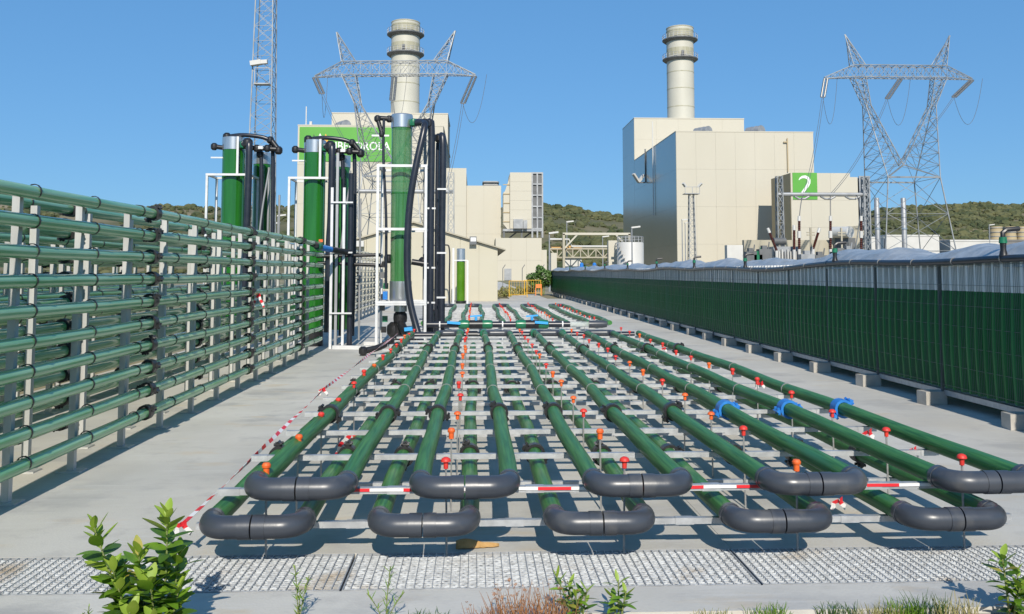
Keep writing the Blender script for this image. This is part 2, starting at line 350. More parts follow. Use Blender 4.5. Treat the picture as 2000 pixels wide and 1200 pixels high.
# ------------------------------------------------------------------ power plant buildings
def panel_wall(parent, axis, pos, a0, a1, z0, z1, na, nz, m, th=0.14, gap=0.02, name='wall_panel'):
    """grid of cladding panels on a wall plane; axis 'y': face at Y=pos looking to -Y, axis 'x': face at X=pos looking to -X"""
    da, dz = (a1-a0)/na, (z1-z0)/nz
    if axis == 'y': me = MB().box(-da/2+gap/2, da/2-gap/2, -th, 0.05, -dz/2+gap/2, dz/2-gap/2).mesh(name, False)
    else: me = MB().box(-th, 0.05, -da/2+gap/2, da/2-gap/2, -dz/2+gap/2, dz/2-gap/2).mesh(name, False)
    for i in range(na):
        for j in range(nz):
            a = a0+da*(i+.5); z = z0+dz*(j+.5)
            put(name, me, m, parent, (a, pos, z) if axis == 'y' else (pos, a, z))
def roof_vent(parent, c, r, ln):
    mb = MB()
    mb.tube([(c[0]-ln*.7, c[1]+ln, c[2]+r*.55), (c[0], c[1], c[2]+r*.55)], r, 20)
    for k in range(3): mb.tube([(c[0]-ln*.7*k/3-.05, c[1]+ln*k/3+.07, c[2]+r*.55), (c[0]-ln*.7*k/3-.15, c[1]+ln*k/3+.2, c[2]+r*.55)], r*1.05, 20)
    mb.obj('roof_vent', 'mid_steel', parent)
def chimney(parent, cx, cy, z0, z1, r):
    H = z1-z0
    MB().lathe([(r, 0), (r, H*.995), (r*.93, H)], (cx, cy, z0), 32).obj('flue', 'stack', parent)
    for zz, rr in ((.175, 1.012), (.36, 1.012), (.53, 1.012), (.655, 1.03), (.86, 1.03), (.955, 1.02), (.99, 1.02)):
        MB().lathe([(r*rr, -.12), (r*rr, .12)], (cx, cy, z0+H*zz), 32).obj('flange_ring', 'stack_dirty', parent)
    for zz in (.70, .89):
        MB().lathe([(r*1.004, 0), (r*1.004, H*.075)], (cx, cy, z0+H*zz), 32).obj('stained_band', 'stack_dirty', parent)
    for zz in (.665, .865):
        p = MB().lathe([(r*1.02, -.55), (r*1.14, -.5), (r*1.31, 0.0), (r*1.31, .28), (r*1.02, .28)], (cx, cy, z0+H*zz), 32).obj('platform', 'dark_steel', parent)
        rl = MB(); zb = z0+H*zz+.28; n = 26
        for k in range(n):
            a = 2*math.pi*k/n; b = 2*math.pi*(k+1)/n
            P = (cx+r*1.29*math.cos(a), cy+r*1.29*math.sin(a)); Q = (cx+r*1.29*math.cos(b), cy+r*1.29*math.sin(b))
            rl.bar((*P, zb), (*P, zb+1.3), .09)
            for h in (.65, 1.3): rl.bar((*P, zb+h), (*Q, zb+h), .08)
        rl.obj('railing', 'mid_steel', p, smooth=False)
    MB().cbox((cx-r*.05, cy-r*1.1, z0+H*.665+1.2), (.7, .6, 1.6)).obj('junction_box', 'dark_steel', parent, smooth=False)

# building with the numeral
Y2 = 200.0
a = at(1320, 258, Y2); b = at(1588, 260, Y2); X0, X1, ZT = a.x, b.x, a.z
b2 = thing('boiler_house', 'cream clad boiler house with the green numeral 2 on its low front block', 'building', (X0, Y2, 0))
MB().box(X0+.1, X1-.1, Y2+.1, 253, -1, ZT-.05).obj('wall_core', 'backing', b2, smooth=False)
panel_wall(b2, 'y', Y2+.1, X0, X1, -0.6, ZT, 7, 4, 'cream')
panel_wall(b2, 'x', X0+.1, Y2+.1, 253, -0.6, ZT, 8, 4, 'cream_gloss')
MB().box(X0-.06, X1+.06, Y2-.1, 252.9, ZT+.01, ZT+.25).obj('roof', 'cream', b2, smooth=False)
YU = 253.0; ZU = at(1237, 232, YU).z; XU1 = at(1453, 235, YU).x
MB().box(X0+.1, XU1-.1, YU+.15, 273, -1, ZU-.05).obj('upper_core', 'backing', b2, smooth=False)
panel_wall(b2, 'y', YU+.14, X0, XU1, ZT+.3, ZU, 5, 2, 'cream')
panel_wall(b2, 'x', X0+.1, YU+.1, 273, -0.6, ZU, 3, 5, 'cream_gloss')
MB().box(X0-.05, XU1+.05, YU-.1, 273.1, ZU+.01, ZU+.3).obj('upper_roof', 'cream', b2, smooth=False)
for px, py in ((1385, 250), (1488, 250)):
    c = at(px, py+6, 204); roof_vent(b2, (c.x, 204, ZT+.2), 1.35 if px > 1400 else 1.2, 3.2)
cc = at(1330, 230, 262); chimney(thing('chimney_stack', 'tall cream chimney on the building with the numeral 2', 'chimney', (cc.x, 262, ZU), 'power plant chimneys'), cc.x, 262, ZU-.3, at(1330, 55, 262).z, 4.0)
# wall pole, floodlights on the dark side wall
c = at(1538, 270, Y2-.5); MB().bar((c.x, Y2-.4, at(1538,336,Y2).z), (c.x, Y2-.4, c.z), .22).bar((c.x-.9, Y2-.4, c.z-.9), (c.x+.1, Y2-.4, c.z-.9), .25).obj('wall_pole', 'tan_wall', b2, smooth=False)
c = at(1298, 225, 225); MB().bar((X0-.3, 225, 16), (X0-.3, 225, 40), .2).obj('wall_pole', 'white_paint', b2, smooth=False)
fl = at(1258, 357, 236); mb = MB(); mb.bar((X0-.2, 236, fl.z), (X0-2.2, 236, fl.z), .3); mb.bar((X0-.15, 236, fl.z), (X0-.15, 236, fl.z+9), .3); mb.obj('floodlight_arm', 'dark_steel', b2, smooth=False)
for s in (-1, 1):
    MB().bar((X0-2.0, 236+s*.3, fl.z+.1), (X0-2.0+s*1.6, 236+s*1.2, fl.z+2.2), .9, .5).obj('floodlight', 'white_paint', b2, smooth=False)
# low block carrying the numeral
YB = 180.0; p0 = at(1544, 338, YB); p1 = at(1660, 341, YB); p2 = at(1676, 346, YB)
MB().box(p0.x+.1, p1.x, YB+.1, YB+12, -1, p0.z-.05).obj('block_core', 'tan_wall', b2, smooth=False)
panel_wall(b2, 'y', YB+.1, p0.x, p1.x, -0.5, p0.z, 3, 4, 'cream')
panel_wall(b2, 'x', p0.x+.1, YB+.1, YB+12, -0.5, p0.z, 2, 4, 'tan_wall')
MB().box(p1.x+.02, p2.x, YB+.3, YB+12, -1, p2.z).obj('block_step', 'cream', b2, smooth=False)
lv = thing('louvre_tower', 'dark steel louvre frame beside the block with the numeral 2', 'air intake', (p2.x, YB, 0))
q = at(1700, 345, YB)
MB().box(p2.x+.6, q.x-.3, YB+.8, YB+6, -1, q.z-.2).obj('louvre_core', 'dark_steel', lv, smooth=False)
mb = MB()
for i in range(5): x = p2.x+.4+(q.x-p2.x-.6)*i/4; mb.bar((x, YB+.3, 0), (x, YB+.3, q.z), .3)
for j in range(9): z = 1+(q.z-1)*j/8; mb.bar((p2.x+.3, YB+.35, z), (q.x, YB+.35, z), .25)
mb.obj('louvre_frame', 'mid_steel', lv, smooth=False)
def text_mesh(body, size, shear=0.0, bold=0.0):
    cu = bpy.data.curves.new('txt', 'FONT'); cu.body = body; cu.size = size; cu.shear = shear; cu.extrude = 0.05; cu.offset = bold; cu.resolution_u = 4
    o = bpy.data.objects.new('txt', cu); COL.objects.link(o); bpy.context.view_layer.update()
    me = bpy.data.meshes.new_from_object(o.evaluated_get(bpy.context.evaluated_depsgraph_get())); bpy.data.objects.remove(o); bpy.data.curves.remove(cu)
    return me
def place_text(me, x0, x1, z0, z1, y):
    co = np.empty(len(me.vertices)*3); me.vertices.foreach_get('co', co); co = co.reshape(-1, 3)
    mn, mx_ = co.min(0), co.max(0); out = np.empty_like(co)
    out[:,0] = x0+(co[:,0]-mn[0])/(mx_[0]-mn[0])*(x1-x0); out[:,2] = z0+(co[:,1]-mn[1])/(mx_[1]-mn[1])*(z1-z0); out[:,1] = y-(co[:,2]-mn[2])*.6
    me.vertices.foreach_set('co', out.ravel()); me.update(); return me
s0 = at(1548, 338.5, YB-.2); s1 = at(1597, 390, YB-.2)
sg = thing('number_sign', 'square green sign with white numeral 2 on the cream block', 'sign', (s0.x, YB-.2, s1.z))
MB().box(s0.x, s1.x, YB-.16, YB-.045, s1.z, s0.z+.1).obj('sign_board', 'sign_green', sg, smooth=False)
# the numeral: a tapering calligraphic stroke
def stroke(pts, y, name, m, parent, sx0, sz0, W_, H_):
    mb = MB(); n = len(pts)
    for (x, z, w), k in zip(pts, range(n)):
        dx = pts[min(k+1,n-1)][0]-pts[max(k-1,0)][0]; dz = pts[min(k+1,n-1)][1]-pts[max(k-1,0)][1]; l = math.hypot(dx, dz)
        for s in (-1, 1): mb.v.append((sx0+(x - s*dz/l*w)*W_, y, sz0+(z + s*dx/l*w)*H_))
    for s in range(n*2): mb.v.append((mb.v[s][0], y-.06, mb.v[s][2]))
    o = n*2
    for k in range(n-1):
        i = 2*k; mb.f += [(i,i+1,i+3,i+2),(o+i,o+i+2,o+i+3,o+i+1),(i,i+2,o+i+2,o+i),(i+1,o+i+1,o+i+3,i+3)]
    mb.f += [(0,o,o+1,1),(2*n-2,2*n-1,o+2*n-1,o+2*n-2)]
    mb.obj(name, m, parent, smooth=False)
tw = [(.25,.74,.012),(.31,.81,.03),(.40,.855,.045),(.51,.86,.055),(.61,.82,.055),(.665,.74,.06),(.66,.64,.06),(.61,.54,.058),(.54,.45,.055),(.46,.35,.05),(.39,.26,.05),(.33,.19,.04),(.29,.14,.03)]
stroke(tw, YB-.165, 'numeral', 'sign_white', sg, s0.x, s1.z, s1.x-s0.x, s0.z-s1.z)
stroke([(.30,.165,.03),(.5,.165,.028),(.74,.17,.02)], YB-.26, 'numeral_foot', 'sign_white', sg, s0.x, s1.z, s1.x-s0.x, s0.z-s1.z)
# old annexe walls at the foot
old = thing('annexe_wall', 'weathered tan concrete wall at the foot of the numeral block', 'wall', (at(1450,470,150).x, 150, 0))
a = at(1453, 469, 150); b = at(1625, 469, 150); MB().box(a.x, b.x, 150, 151, -1, a.z).obj('wall_face', 'cream_old', old, smooth=False)
a = at(1420, 479, 149); b = at(1451, 479, 149); MB().box(a.x, b.x, 149, 150.5, -1, a.z).obj('wall_return', 'white_paint', old, smooth=False)
a = at(1620, 445, 149.5); b = at(1688, 440, 149.5); MB().prism([(a.x, -1), (b.x, -1), (b.x, b.z), (a.x+1.8, a.z), (a.x, a.z-2.4)], 149.4, 149.9).obj('canopy_side', 'cream_old', old, smooth=False)
mb = MB(); a = at(1632, 465, 149.2); b = at(1672, 520, 149.2); mb.box(a.x, b.x, 149.1, 149.35, -1, a.z); mb.obj('doorway', 'dark_steel', old, smooth=False)
c = at(1660, 454, 146); d = thing('round_duct', 'white round duct end above the dark doorway by the transformers', 'duct', (c.x, 146, 0)); MB().tube([(c.x-1.6, 149, c.z+.1), (c.x, 145.8, c.z)], .95, 20).obj('duct_drum', 'white_paint', d); MB().bar((c.x-.3, 147, 0), (c.x-.3, 147, c.z-.8), .6).obj('duct_leg', 'dark_steel', d, smooth=False)

# building with the long green sign
Y1 = 189.0; a = at(582, 246, Y1); b = at(866, 248, Y1); X0, X1, ZT = a.x, b.x, a.z
b1 = thing('boiler_house', 'cream clad boiler house carrying the long green sign', 'building', (X0, Y1, 0))
MB().box(X0+.1, X1-.1, Y1+.1, 241, -1, ZT-.05).obj('wall_core', 'backing', b1, smooth=False)
panel_wall(b1, 'y', Y1+.1, X0, X1, -.6, ZT, 7, 4, 'cream')
MB().box(X0-.06, X1+.06, Y1-.1, 240.8, ZT+.01, ZT+.25).obj('roof', 'cream', b1, smooth=False)
YU = 241.0; u0 = at(648, 222, YU); u1 = at(875, 224, YU)
MB().box(u0.x+.1, u1.x-.1, YU+.15, 262, -1, u0.z-.05).obj('upper_core', 'backing', b1, smooth=False)
panel_wall(b1, 'y', YU+.14, u0.x, u1.x, ZT-6, u0.z, 5, 2, 'cream')
MB().box(u0.x-.05, u1.x+.05, YU-.1, 262, u0.z+.01, u0.z+.3).obj('upper_roof', 'cream', b1, smooth=False)
c = at(677, 242, 193); roof_vent(b1, (c.x, 193, ZT+.2), 1.15, 3)
cc = at(791, 222, 250); chimney(thing('chimney_stack', 'tall cream chimney behind the long green sign and pylon', 'chimney', (cc.x, 250, u0.z), 'power plant chimneys'), cc.x, 250, u0.z-.3, at(793, 44, 250).z, 4.0)
l0 = at(866, 328, Y1); l1 = at(911, 328, Y1); MB().box(X1+.02, l1.x-.1, Y1+.6, 230, -1, l0.z-.05).obj('side_core', 'backing', b1, smooth=False)
panel_wall(b1, 'y', Y1+.6, X1+.03, l1.x, -.6, l0.z, 2, 3, 'cream')
m0 = at(912, 362, Y1); m1 = at(979, 362, Y1); MB().box(l1.x+.02, m1.x-.1, Y1+1.0, 228, -1, m0.z-.05).obj('turbine_core', 'backing', b1, smooth=False)
panel_wall(b1, 'y', Y1+1.0, l1.x+.03, m1.x, -.6, m0.z, 2, 2, 'cream')
c = at(945, 354, 195); d = at(972, 362, 195); MB().box(c.x, d.x, 195, 199, m0.z, m0.z+1.5).obj('roof_cowl', 'white_paint', b1, smooth=False)
for h in (0.35, 1.1): MB().box(c.x-.3, d.x+.3, 194.5, 199.5, m0.z+h, m0.z+h+.25).obj('cowl_slat', 'dark_steel', b1, smooth=False)
MB().bar((X0+1.6, Y1+.5, ZT), (X0+1.6, Y1+.5, ZT+4.2), .2).bar((X0+2.6, Y1+.5, ZT), (X0+2.6, Y1+.5, ZT+1), .5).obj('roof_mast', 'white_paint', b1, smooth=False)
# filter house on legs with dark louvres
YF = 182.0; f0 = at(996, 337, YF); f1 = at(1038, 335, YF); f2 = at(1060, 338, YF); fb = at(996, 447, YF)
fh = thing('filter_house', 'cream air filter house with dark louvres beside the turbine hall', 'air intake', (f0.x, YF, 0))
panel_wall(fh, 'y', YF+.1, f0.x, f1.x, fb.z, f0.z, 1, 6, 'cream')
MB().box(f0.x+.1, f1.x, YF+.1, YF+9, fb.z, f0.z-.05).obj('filter_core', 'cream', fh, smooth=False)
MB().box(f1.x+.02, f2.x, YF+.5, YF+9, fb.z, f2.z-.1).obj('louvre_core', 'dark_steel', fh, smooth=False)
for i in range(3):
    x = f1.x+.15+(f2.x-f1.x-.2)*i/2; MB().bar((x, YF+.3, fb.z-1.8), (x, YF+.3, f2.z), .3).obj('louvre_post', 'mid_steel', fh, smooth=False)
for j in range(6):
    z = fb.z+(f2.z-fb.z)*j/5; MB().bar((f1.x, YF+.32, z), (f2.x+.1, YF+.32, z), .3).obj('louvre_rail', 'mid_steel', fh, smooth=False)
mb = MB(); e0 = at(983, 362, YF+2)                                                       # curved duct to the hall
mb.prism([(e0.x, fb.z+1), (f0.x-.02, fb.z-.6), (f0.x-.02, f0.z-.2), (e0.x+1.1, f0.z-1.4), (e0.x+.3, f0.z-3.8), (e0.x, f0.z-4)], YF+1, YF+7); mb.obj('intake_duct', 'cream', fh, smooth=False)
for j in range(5):
    z = fb.z+1.4+j*1.9; MB().box(e0.x-.1, f0.x-.05, YF+.85, YF+.98, z, z+.18).obj('duct_rib', 'tan_wall', fh, smooth=False)
MB().box(f0.x-1.4, f2.x, YF+.2, YF+8, fb.z-.5, fb.z-.03).obj('platform', 'mid_steel', fh, smooth=False)
lb = at(985, 464, YF)
for x in (f0.x-1.2, f0.x+2.4, f1.x+.2, f2.x-.2): MB().bar((x, YF+.5, lb.z), (x, YF+.5, fb.z-.5), .35).obj('leg', 'dark_steel', fh, smooth=False)
for x in (f0.x, f0.x+3): MB().bar((x, YF+3, lb.z), (x+1.6, YF+3, fb.z-.5), .3).obj('brace', 'dark_steel', fh, smooth=False)
c = at(1003, 430, YF-1); MB().box(c.x, c.x+1.9, YF-1, YF-.1, fb.z, fb.z+1.9).box(c.x+2.0, c.x+2.8, YF-.9, YF-.1, fb.z, fb.z+1.7).obj('control_cabinet', 'mid_steel', fh, smooth=False)
n0 = at(968, 465, YF-3); n1 = at(1058, 465, YF-3); n2 = at(1069, 488, YF-4)
lo = thing('low_annexe', 'low cream annexe below the filter house behind the gable shed', 'building', (n0.x, YF-3, 0))
MB().box(n0.x, n1.x, YF-2.8, YF+8, -1, n0.z-.05).obj('wall_core', 'backing', lo, smooth=False); panel_wall(lo, 'y', YF-2.8, n0.x, n1.x, -.5, n0.z, 3, 2, 'cream')
MB().box(n1.x+.02, n2.x, YF-2.6, YF+6, -1, n2.z).obj('annexe_step', 'cream', lo, smooth=False)
c = at(985, 525, YF-3.3); d = at(999, 552, YF-3.3); MB().box(c.x, d.x, YF-3.2, YF-2.95, .0, c.z).obj('door', 'mid_steel', lo, smooth=False)
# long sign
g0 = at(585, 248, Y1-.3); g1 = at(767, 316, Y1-.3)
sg = thing('company_sign', 'long green sign with white lettering on the cream building', 'sign', (g0.x, Y1-.2, g1.z))
MB().box(g0.x, g1.x, Y1-.2, Y1-.045, g1.z, g0.z).obj('sign_board', 'sign_green', sg, smooth=False)
t0 = at(655, 277, Y1-.3); t1 = at(762, 294, Y1-.3)
put('lettering', place_text(text_mesh('IBERDROLA', 2.0, 0.0, 0.018), t0.x, t1.x, t1.z, t0.z, Y1-.205), 'sign_white', sg)
for (x, y, m) in ((614, 272, 'sign_darkgreen'), (626, 270, 'sign_white'), (637, 271, 'sign_orange')):
    c = at(x, y, Y1-.3); k = 1.15
    MB().prism([(c.x-.5*k, c.z-.75*k), (c.x-.55*k, c.z-.1*k), (c.x-.1*k, c.z+.9*k), (c.x+.35*k, c.z+.1*k), (c.x+.35*k, c.z-.55*k), (c.x, c.z-.8*k)], Y1-.27, Y1-.21).obj('leaf_emblem', m, sg, smooth=False)

# gabled shed
YS = 47.0; r_ = at(972, 485, YS); ap = at(808, 436, YS); XR = r_.x; XL = 2*ap.x-XR
sh = thing('gable_shed', 'cream gable shed with floodlight at the end of the yard', 'shed', (ap.x, YS, 0))
MB().prism([(XL, -.05), (XR, -.05), (XR, r_.z), (ap.x, ap.z), (XL, r_.z)], YS+.1, YS+24).obj('wall_core', 'backing', sh, smooth=False)
n = 9
for i in range(n):                                              # vertical cladding sheets of the gable
    xa = XL+(XR-XL)*i/n+.006; xb = XL+(XR-XL)*(i+1)/n-.006
    zr = lambda x: r_.z+(ap.z-r_.z)*(1-abs(x-ap.x)/(XR-ap.x))
    pts = [(xa, 0.02), (xb, 0.02), (xb, zr(xb)-.02)] + ([(ap.x, ap.z-.02)] if xa < ap.x < xb else []) + [(xa, zr(xa)-.02)]
    MB().prism(pts, YS, YS+.12).obj('cladding_sheet', 'cream_store', sh, smooth=False)
for s, xe in ((1, XR+.42), (-1, XL-.42)):
    ze = r_.z - (ap.z-r_.z)*.42/(XR-ap.x)
    MB().prism([(ap.x, ap.z+.005), (xe, ze+.005), (xe, ze+.07), (ap.x, ap.z+.09)], YS-.22, YS+24).obj('roof_slope', 'cream_old', sh, smooth=False)
MB().box(XL-.02, XR+.02, YS-.03, YS+.0, -.04, .015).obj('plinth', 'concrete_block', sh, smooth=False)
c = at(924, 470, YS-.3); fl = MB().cbox((c.x, YS-.25, c.z), (.36, .16, .42)).obj('floodlight', 'dark_steel', sh, smooth=False); MB().cbox((c.x+.01, YS-.34, c.z+.05), (.27, .02, .2)).obj('lamp_glass', 'sign_white', fl, smooth=False)
for x in (XL+.4,): MB().cbox((x+1.2, YS-.2, 3.0), (.5, .3, .3)).obj('wall_lamp', 'white_paint', sh, smooth=False)

# ------------------------------------------------------------------ pylons, mast
def insulator(parent, p, q, mname='insulator_glass'):
    p = Vector(p); q = Vector(q); mb = MB(); off = Vector((.22, 0, 0))
    for s in (-1, 1):
        P, Q = p+off*s, q+off*s; n = 18; path = []; rad = []
        for k in range(n*2+1):
            path.append(P.lerp(Q, k/(n*2))); rad.append(.17 if k % 2 else .10)
        mb.tube(path, rad, 8)
    mb.bar(p-off*1.4, p+off*1.4, .12); mb.bar(q-off*1.4, q+off*1.4, .12)
    return mb.obj('insulator', mname, parent)
def pylon(name, label, cx, cy, rot, H, waist, arm, base, group):
    """delta tower: body to a waist, V arms up to the cross beam, two earth peaks"""
    t = thing(name, label, 'pylon', (cx, cy, 0), group)
    cr, sr = math.cos(rot), math.sin(rot)
    T = lambda x, y, z: Vector((cx+x*cr-y*sr, cy+x*sr+y*cr, z))
    Q = lambda x0, x1, y0, y1, z: [T(x0,y0,z), T(x1,y0,z), T(x1,y1,z), T(x0,y1,z)]
    zb = H*.825; zt = zb+1.65; zk = H*.71; zw = waist
    mb = MB(); bw = base/2; ww = base*.335
    lattice(mb, Q(-bw,bw,-bw,bw,-.5), Q(-ww,ww,-ww,ww,zw-2), 3, .12, .055); mb.obj('tower_body', 'lattice', t, smooth=False)
    mb = MB()
    for s in (-1, 1):
        lo = Q(s*ww, s*.25, -ww, ww, zw-2) if s < 0 else Q(s*.25, s*ww, -ww, ww, zw-2)
        lo2 = Q(-ww, -.1, -ww, ww, zw-2) if s < 0 else Q(.1, ww, -ww, ww, zw-2)
        xk0, xk1 = (s*4.9, s*4.2); k0, k1 = min(xk0,xk1), max(xk0,xk1)
        md = Q(k0, k1, -.55, .55, zk)
        A = Q(-ww, -ww+.7, -ww, ww, zw-2) if s < 0 else Q(ww-.7, ww, -ww, ww, zw-2)
        a2 = [A[0], A[1], A[2], A[3]]
        up = Q(s*5.7-.85, s*5.7+.85, -.7, .7, zb)
        inn = T(0, -ww*.6, zw+.4); 
        m2 = MB(); lattice(m2, [A[0], T(0,-.7,zw) if s < 0 else A[1], T(0,.7,zw) if s < 0 else A[2], A[3]] if s < 0 else [T(0,-.7,zw), A[1], A[2], T(0,.7,zw)], md, 6, .10, .045)
        lattice(m2, md, up, 4, .095, .045); m2.obj('v_arm', 'lattice', t, smooth=False)
        m3 = MB(); pk = [T(s*7.4, 0, H)]*4
        lattice(m3, Q(s*5.7-.85, s*5.7+.85, -.7, .7, zt), [p+Vector((.05*i,0,0)) for i, p in enumerate(pk)], 4, .085, .04); m3.obj('earth_peak', 'lattice', t, smooth=False)
    m2 = MB(); m2.bar(T(-ww,-ww,zw-2), T(ww,-ww,zw-2), .2); m2.bar(T(-ww,ww,zw-2), T(ww,ww,zw-2), .2); m2.bar(T(-ww,-ww,zw-2), T(0,-.7,zw), .16); m2.bar(T(ww,-ww,zw-2), T(0,-.7,zw), .16); m2.obj('waist_frame', 'lattice', t, smooth=False)
    m4 = MB(); lattice(m4, [T(-6.5,-.7,zb), T(-6.5,-.7,zt), T(-6.5,.7,zt), T(-6.5,.7,zb)], [T(6.5,-.7,zb), T(6.5,-.7,zt), T(6.5,.7,zt), T(6.5,.7,zb)], 11, .09, .045)
    for s in (-1, 1): lattice(m4, [T(s*6.5,-.7,zb), T(s*6.5,-.7,zt), T(s*6.5,.7,zt), T(s*6.5,.7,zb)], [T(s*arm,-.12,zb-.2), T(s*arm,-.12,zb), T(s*arm,.12,zb), T(s*arm,.12,zb-.2)], 4, .08, .04)
    m4.obj('cross_beam', 'lattice', t, smooth=False)
    return t, T, zb
t, TR, zb = pylon('transmission_pylon', 'grey lattice pylon beside the building with the numeral 2', 58.4, 120, 0.0, 34.4, 16.2, 10.4, 10.6, 'lattice pylons')
ends = []
for x, q in ((-10.3, at(1607, 190, 117)), (0.1, at(1733, 193, 117)), (10.2, at(1863, 190, 117))):
    insulator(t, TR(x, -.3, zb-.3), q); ends.append(q)
t2, TL, zb2 = pylon('transmission_pylon', 'grey lattice pylon in front of the long green sign', -10.0, 110, -.08, 31.4, 15.0, 10.0, 9.6, 'lattice pylons')
ends2 = []
for x, q in ((-9.9, at(629, 183, 107)), (0.0, at(766, 196, 107)), (9.9, at(904, 202, 107))):
    insulator(t2, TL(x, -.3, zb2-.3), q); ends2.append(q)
def cable(p, q, sag, label, r=.035, n=14, m='cable'):
    p = Vector(p); q = Vector(q); path = []
    for i in range(n+1):
        k = i/n; v = p.lerp(q, k); v.z -= sag*4*k*(1-k); path.append(v)
    o = MB().tube(path, r, 5).obj('power_cable', m); rebase(o, p); tag(o, label, 'cable', 'overhead cables'); return o
# light mast with lattice
mt = thing('lighting_mast', 'tall slim lattice mast with floodlights behind the green columns', 'mast', (-14.2, 60, 0))
mb = MB(); lattice(mb, sq(-14.25, 60, -.2, .86), sq(-14.12, 60, 26, .48), 26, .07, .026, faces=(0, 1, 2)); mb.obj('mast_lattice', 'lattice', mt, smooth=False)
c = at(500, 125, 59.2)
MB().bar(c+Vector((-.35,0,.0)), c+Vector((.35,0,.12)), .45, .3).obj('floodlight', 'white_paint', mt, smooth=False)
MB().bar(c+Vector((.25,0,.1)), c+Vector((.75,0,.14)), .35, .25).obj('floodlight', 'white_paint', mt, smooth=False)
c = at(512, 165, 59.2); mb = MB(); mb.cbox(c, (1.0, .6, .08)); [mb.bar((c.x+s*.5, 59.2, c.z), (c.x+s*.5, 59.2, c.z+1.1), .05) for s in (-1, 1)]; mb.bar((c.x-.5, 59.2, c.z+1.1), (c.x+.5, 59.2, c.z+1.1), .05); mb.obj('work_platform', 'mid_steel', mt, smooth=False)

# ------------------------------------------------------------------ switchyard and middle distance
YG = 90.0
def lattice_post(parent, x, y, z0, z1, h, name='post', m='lattice'):
    mb = MB(); lattice(mb, sq(x, y, z0, h), sq(x, y, z1, h*.8), max(4, int((z1-z0)/(h*2.6))), .09, .05, faces=(0, 1, 3)); return mb.obj(name, m, parent, smooth=False)
def gantry(label, pl, pr, zt, zlp, zrp, Y):
    t = thing('busbar_gantry', label, 'gantry', (pl, Y, 0), 'busbar gantries')
    lattice_post(t, pl, Y, -.1, zlp, .34); lattice_post(t, pr, Y, -.1, zrp, .34)
    MB().tube([(pl-.2, Y, zt), (pr+.2, Y, zt)], .2, 8).obj('beam', 'mid_steel', t)
    return t
a = at(1522, 380, YG); b = at(1690, 380, YG)
ga = gantry('steel busbar gantry in front of the green numeral 2', a.x, b.x, a.z, at(1522, 345, YG).z, at(1690, 347, YG).z, YG)
for px in (1566, 1617, 1665):
    c = at(px, 384, YG); MB().tube([(c.x-.75, YG, c.z+.0), (c.x-.3, YG, c.z-.25), (c.x+.3, YG, c.z-.25), (c.x+.75, YG, c.z)], .11, 8).obj('beam_clamp', 'mid_steel', ga)
a = at(696, 374, YG); b = at(881, 374, YG); gantry('steel busbar gantry behind the near clear column', a.x, b.x, a.z, at(696, 317, YG).z, at(881, 338, YG).z, YG)
# bushings on the transformers
def bushing(pb, pt, label, two=False):
    pb = Vector(pb); pt = Vector(pt)
    t = thing('transformer_bushing', label, 'insulator', pb, 'brown switchyard insulators')
    n = 14; mb = MB(); mb.tube([pb.lerp(pt, k/(2*n)) for k in range(2*n+1)], [.15 if k % 2 else .10 for k in range(2*n+1)], 10); mb.obj('porcelain', 'porcelain', t)
    d = (pt-pb).normalized(); MB().tube([pt, pt+d*.5], [.16, .14], 10).obj('top_cap', 'white_paint', t)
    if two: m = pb.lerp(pt, .52); MB().tube([m-d*.35, m+d*.35], .19, 10).obj('middle_flange', 'white_paint', t)
    MB().tube([pb-Vector((0,0,pb.z+.1)), pb], [.16, .16], 8).obj('pedestal', 'white_paint', t)
YT = 88.0
tops = []
for (b_, t_, lab, two) in [((1517,490),(1503,455),'brown bushing leaning left beside the gantry post', False), ((1551,488),(1551,450),'upright brown bushing with white cap on the transformer', False),
                     ((1561,487),(1561,432),'tall brown post insulator under the green numeral', True), ((1588,487),(1598,455),'brown bushing leaning right beside the utility pole', False),
                     ((1622,487),(1622,432),'tall brown post insulator in the middle of the switchyard', True), ((1682,487),(1682,432),'tall brown post insulator by the right gantry post', True)]:
    bushing(at(*b_, YT), at(*t_, YT), lab, two); tops.append(at(t_[0], t_[1]-4, YT))
for px, lab in ((1583, 'thin utility pole with crossarms among the brown insulators'), (1643, 'thin utility pole beside the round duct')):
    c = at(px, 445, 89); t = thing('utility_pole', lab, 'pole', (c.x, 89, 0)); MB().bar((c.x, 89, -.1), (c.x, 89, c.z), .16).obj('pole_shaft', 'cream_old', t, smooth=False)
    for dz in (.5, .75): MB().bar((c.x-.4, 89, c.z-dz), (c.x+.4, 89, c.z-dz), .1).obj('crossarm', 'cream_old', t, smooth=False)
tr = thing('transformer', 'grey power transformer below the leaning brown bushings', 'transformer', (at(1530,500,YT+1).x, YT+1, 0))
a = at(1508, 482, YT+1); b = at(1560, 482, YT+1); MB().box(a.x, b.x, YT+.6, YT+3, 0, a.z).obj('tank', 'mid_steel', tr, smooth=False)
for i in range(9):
    x = a.x+.2+(b.x-a.x-.4)*i/8; MB().box(x-.05, x+.05, YT+.3, YT+.58, .6, a.z-.3-.2*(i % 2)).obj('cooling_fin', 'white_paint' if i % 3 else 'mid_steel', tr, smooth=False)
MB().tube([(a.x+.3, YT+1.4, a.z+.55), (b.x-1.2, YT+1.4, a.z+.55)], .35, 12).obj('conservator', 'dark_steel', tr)
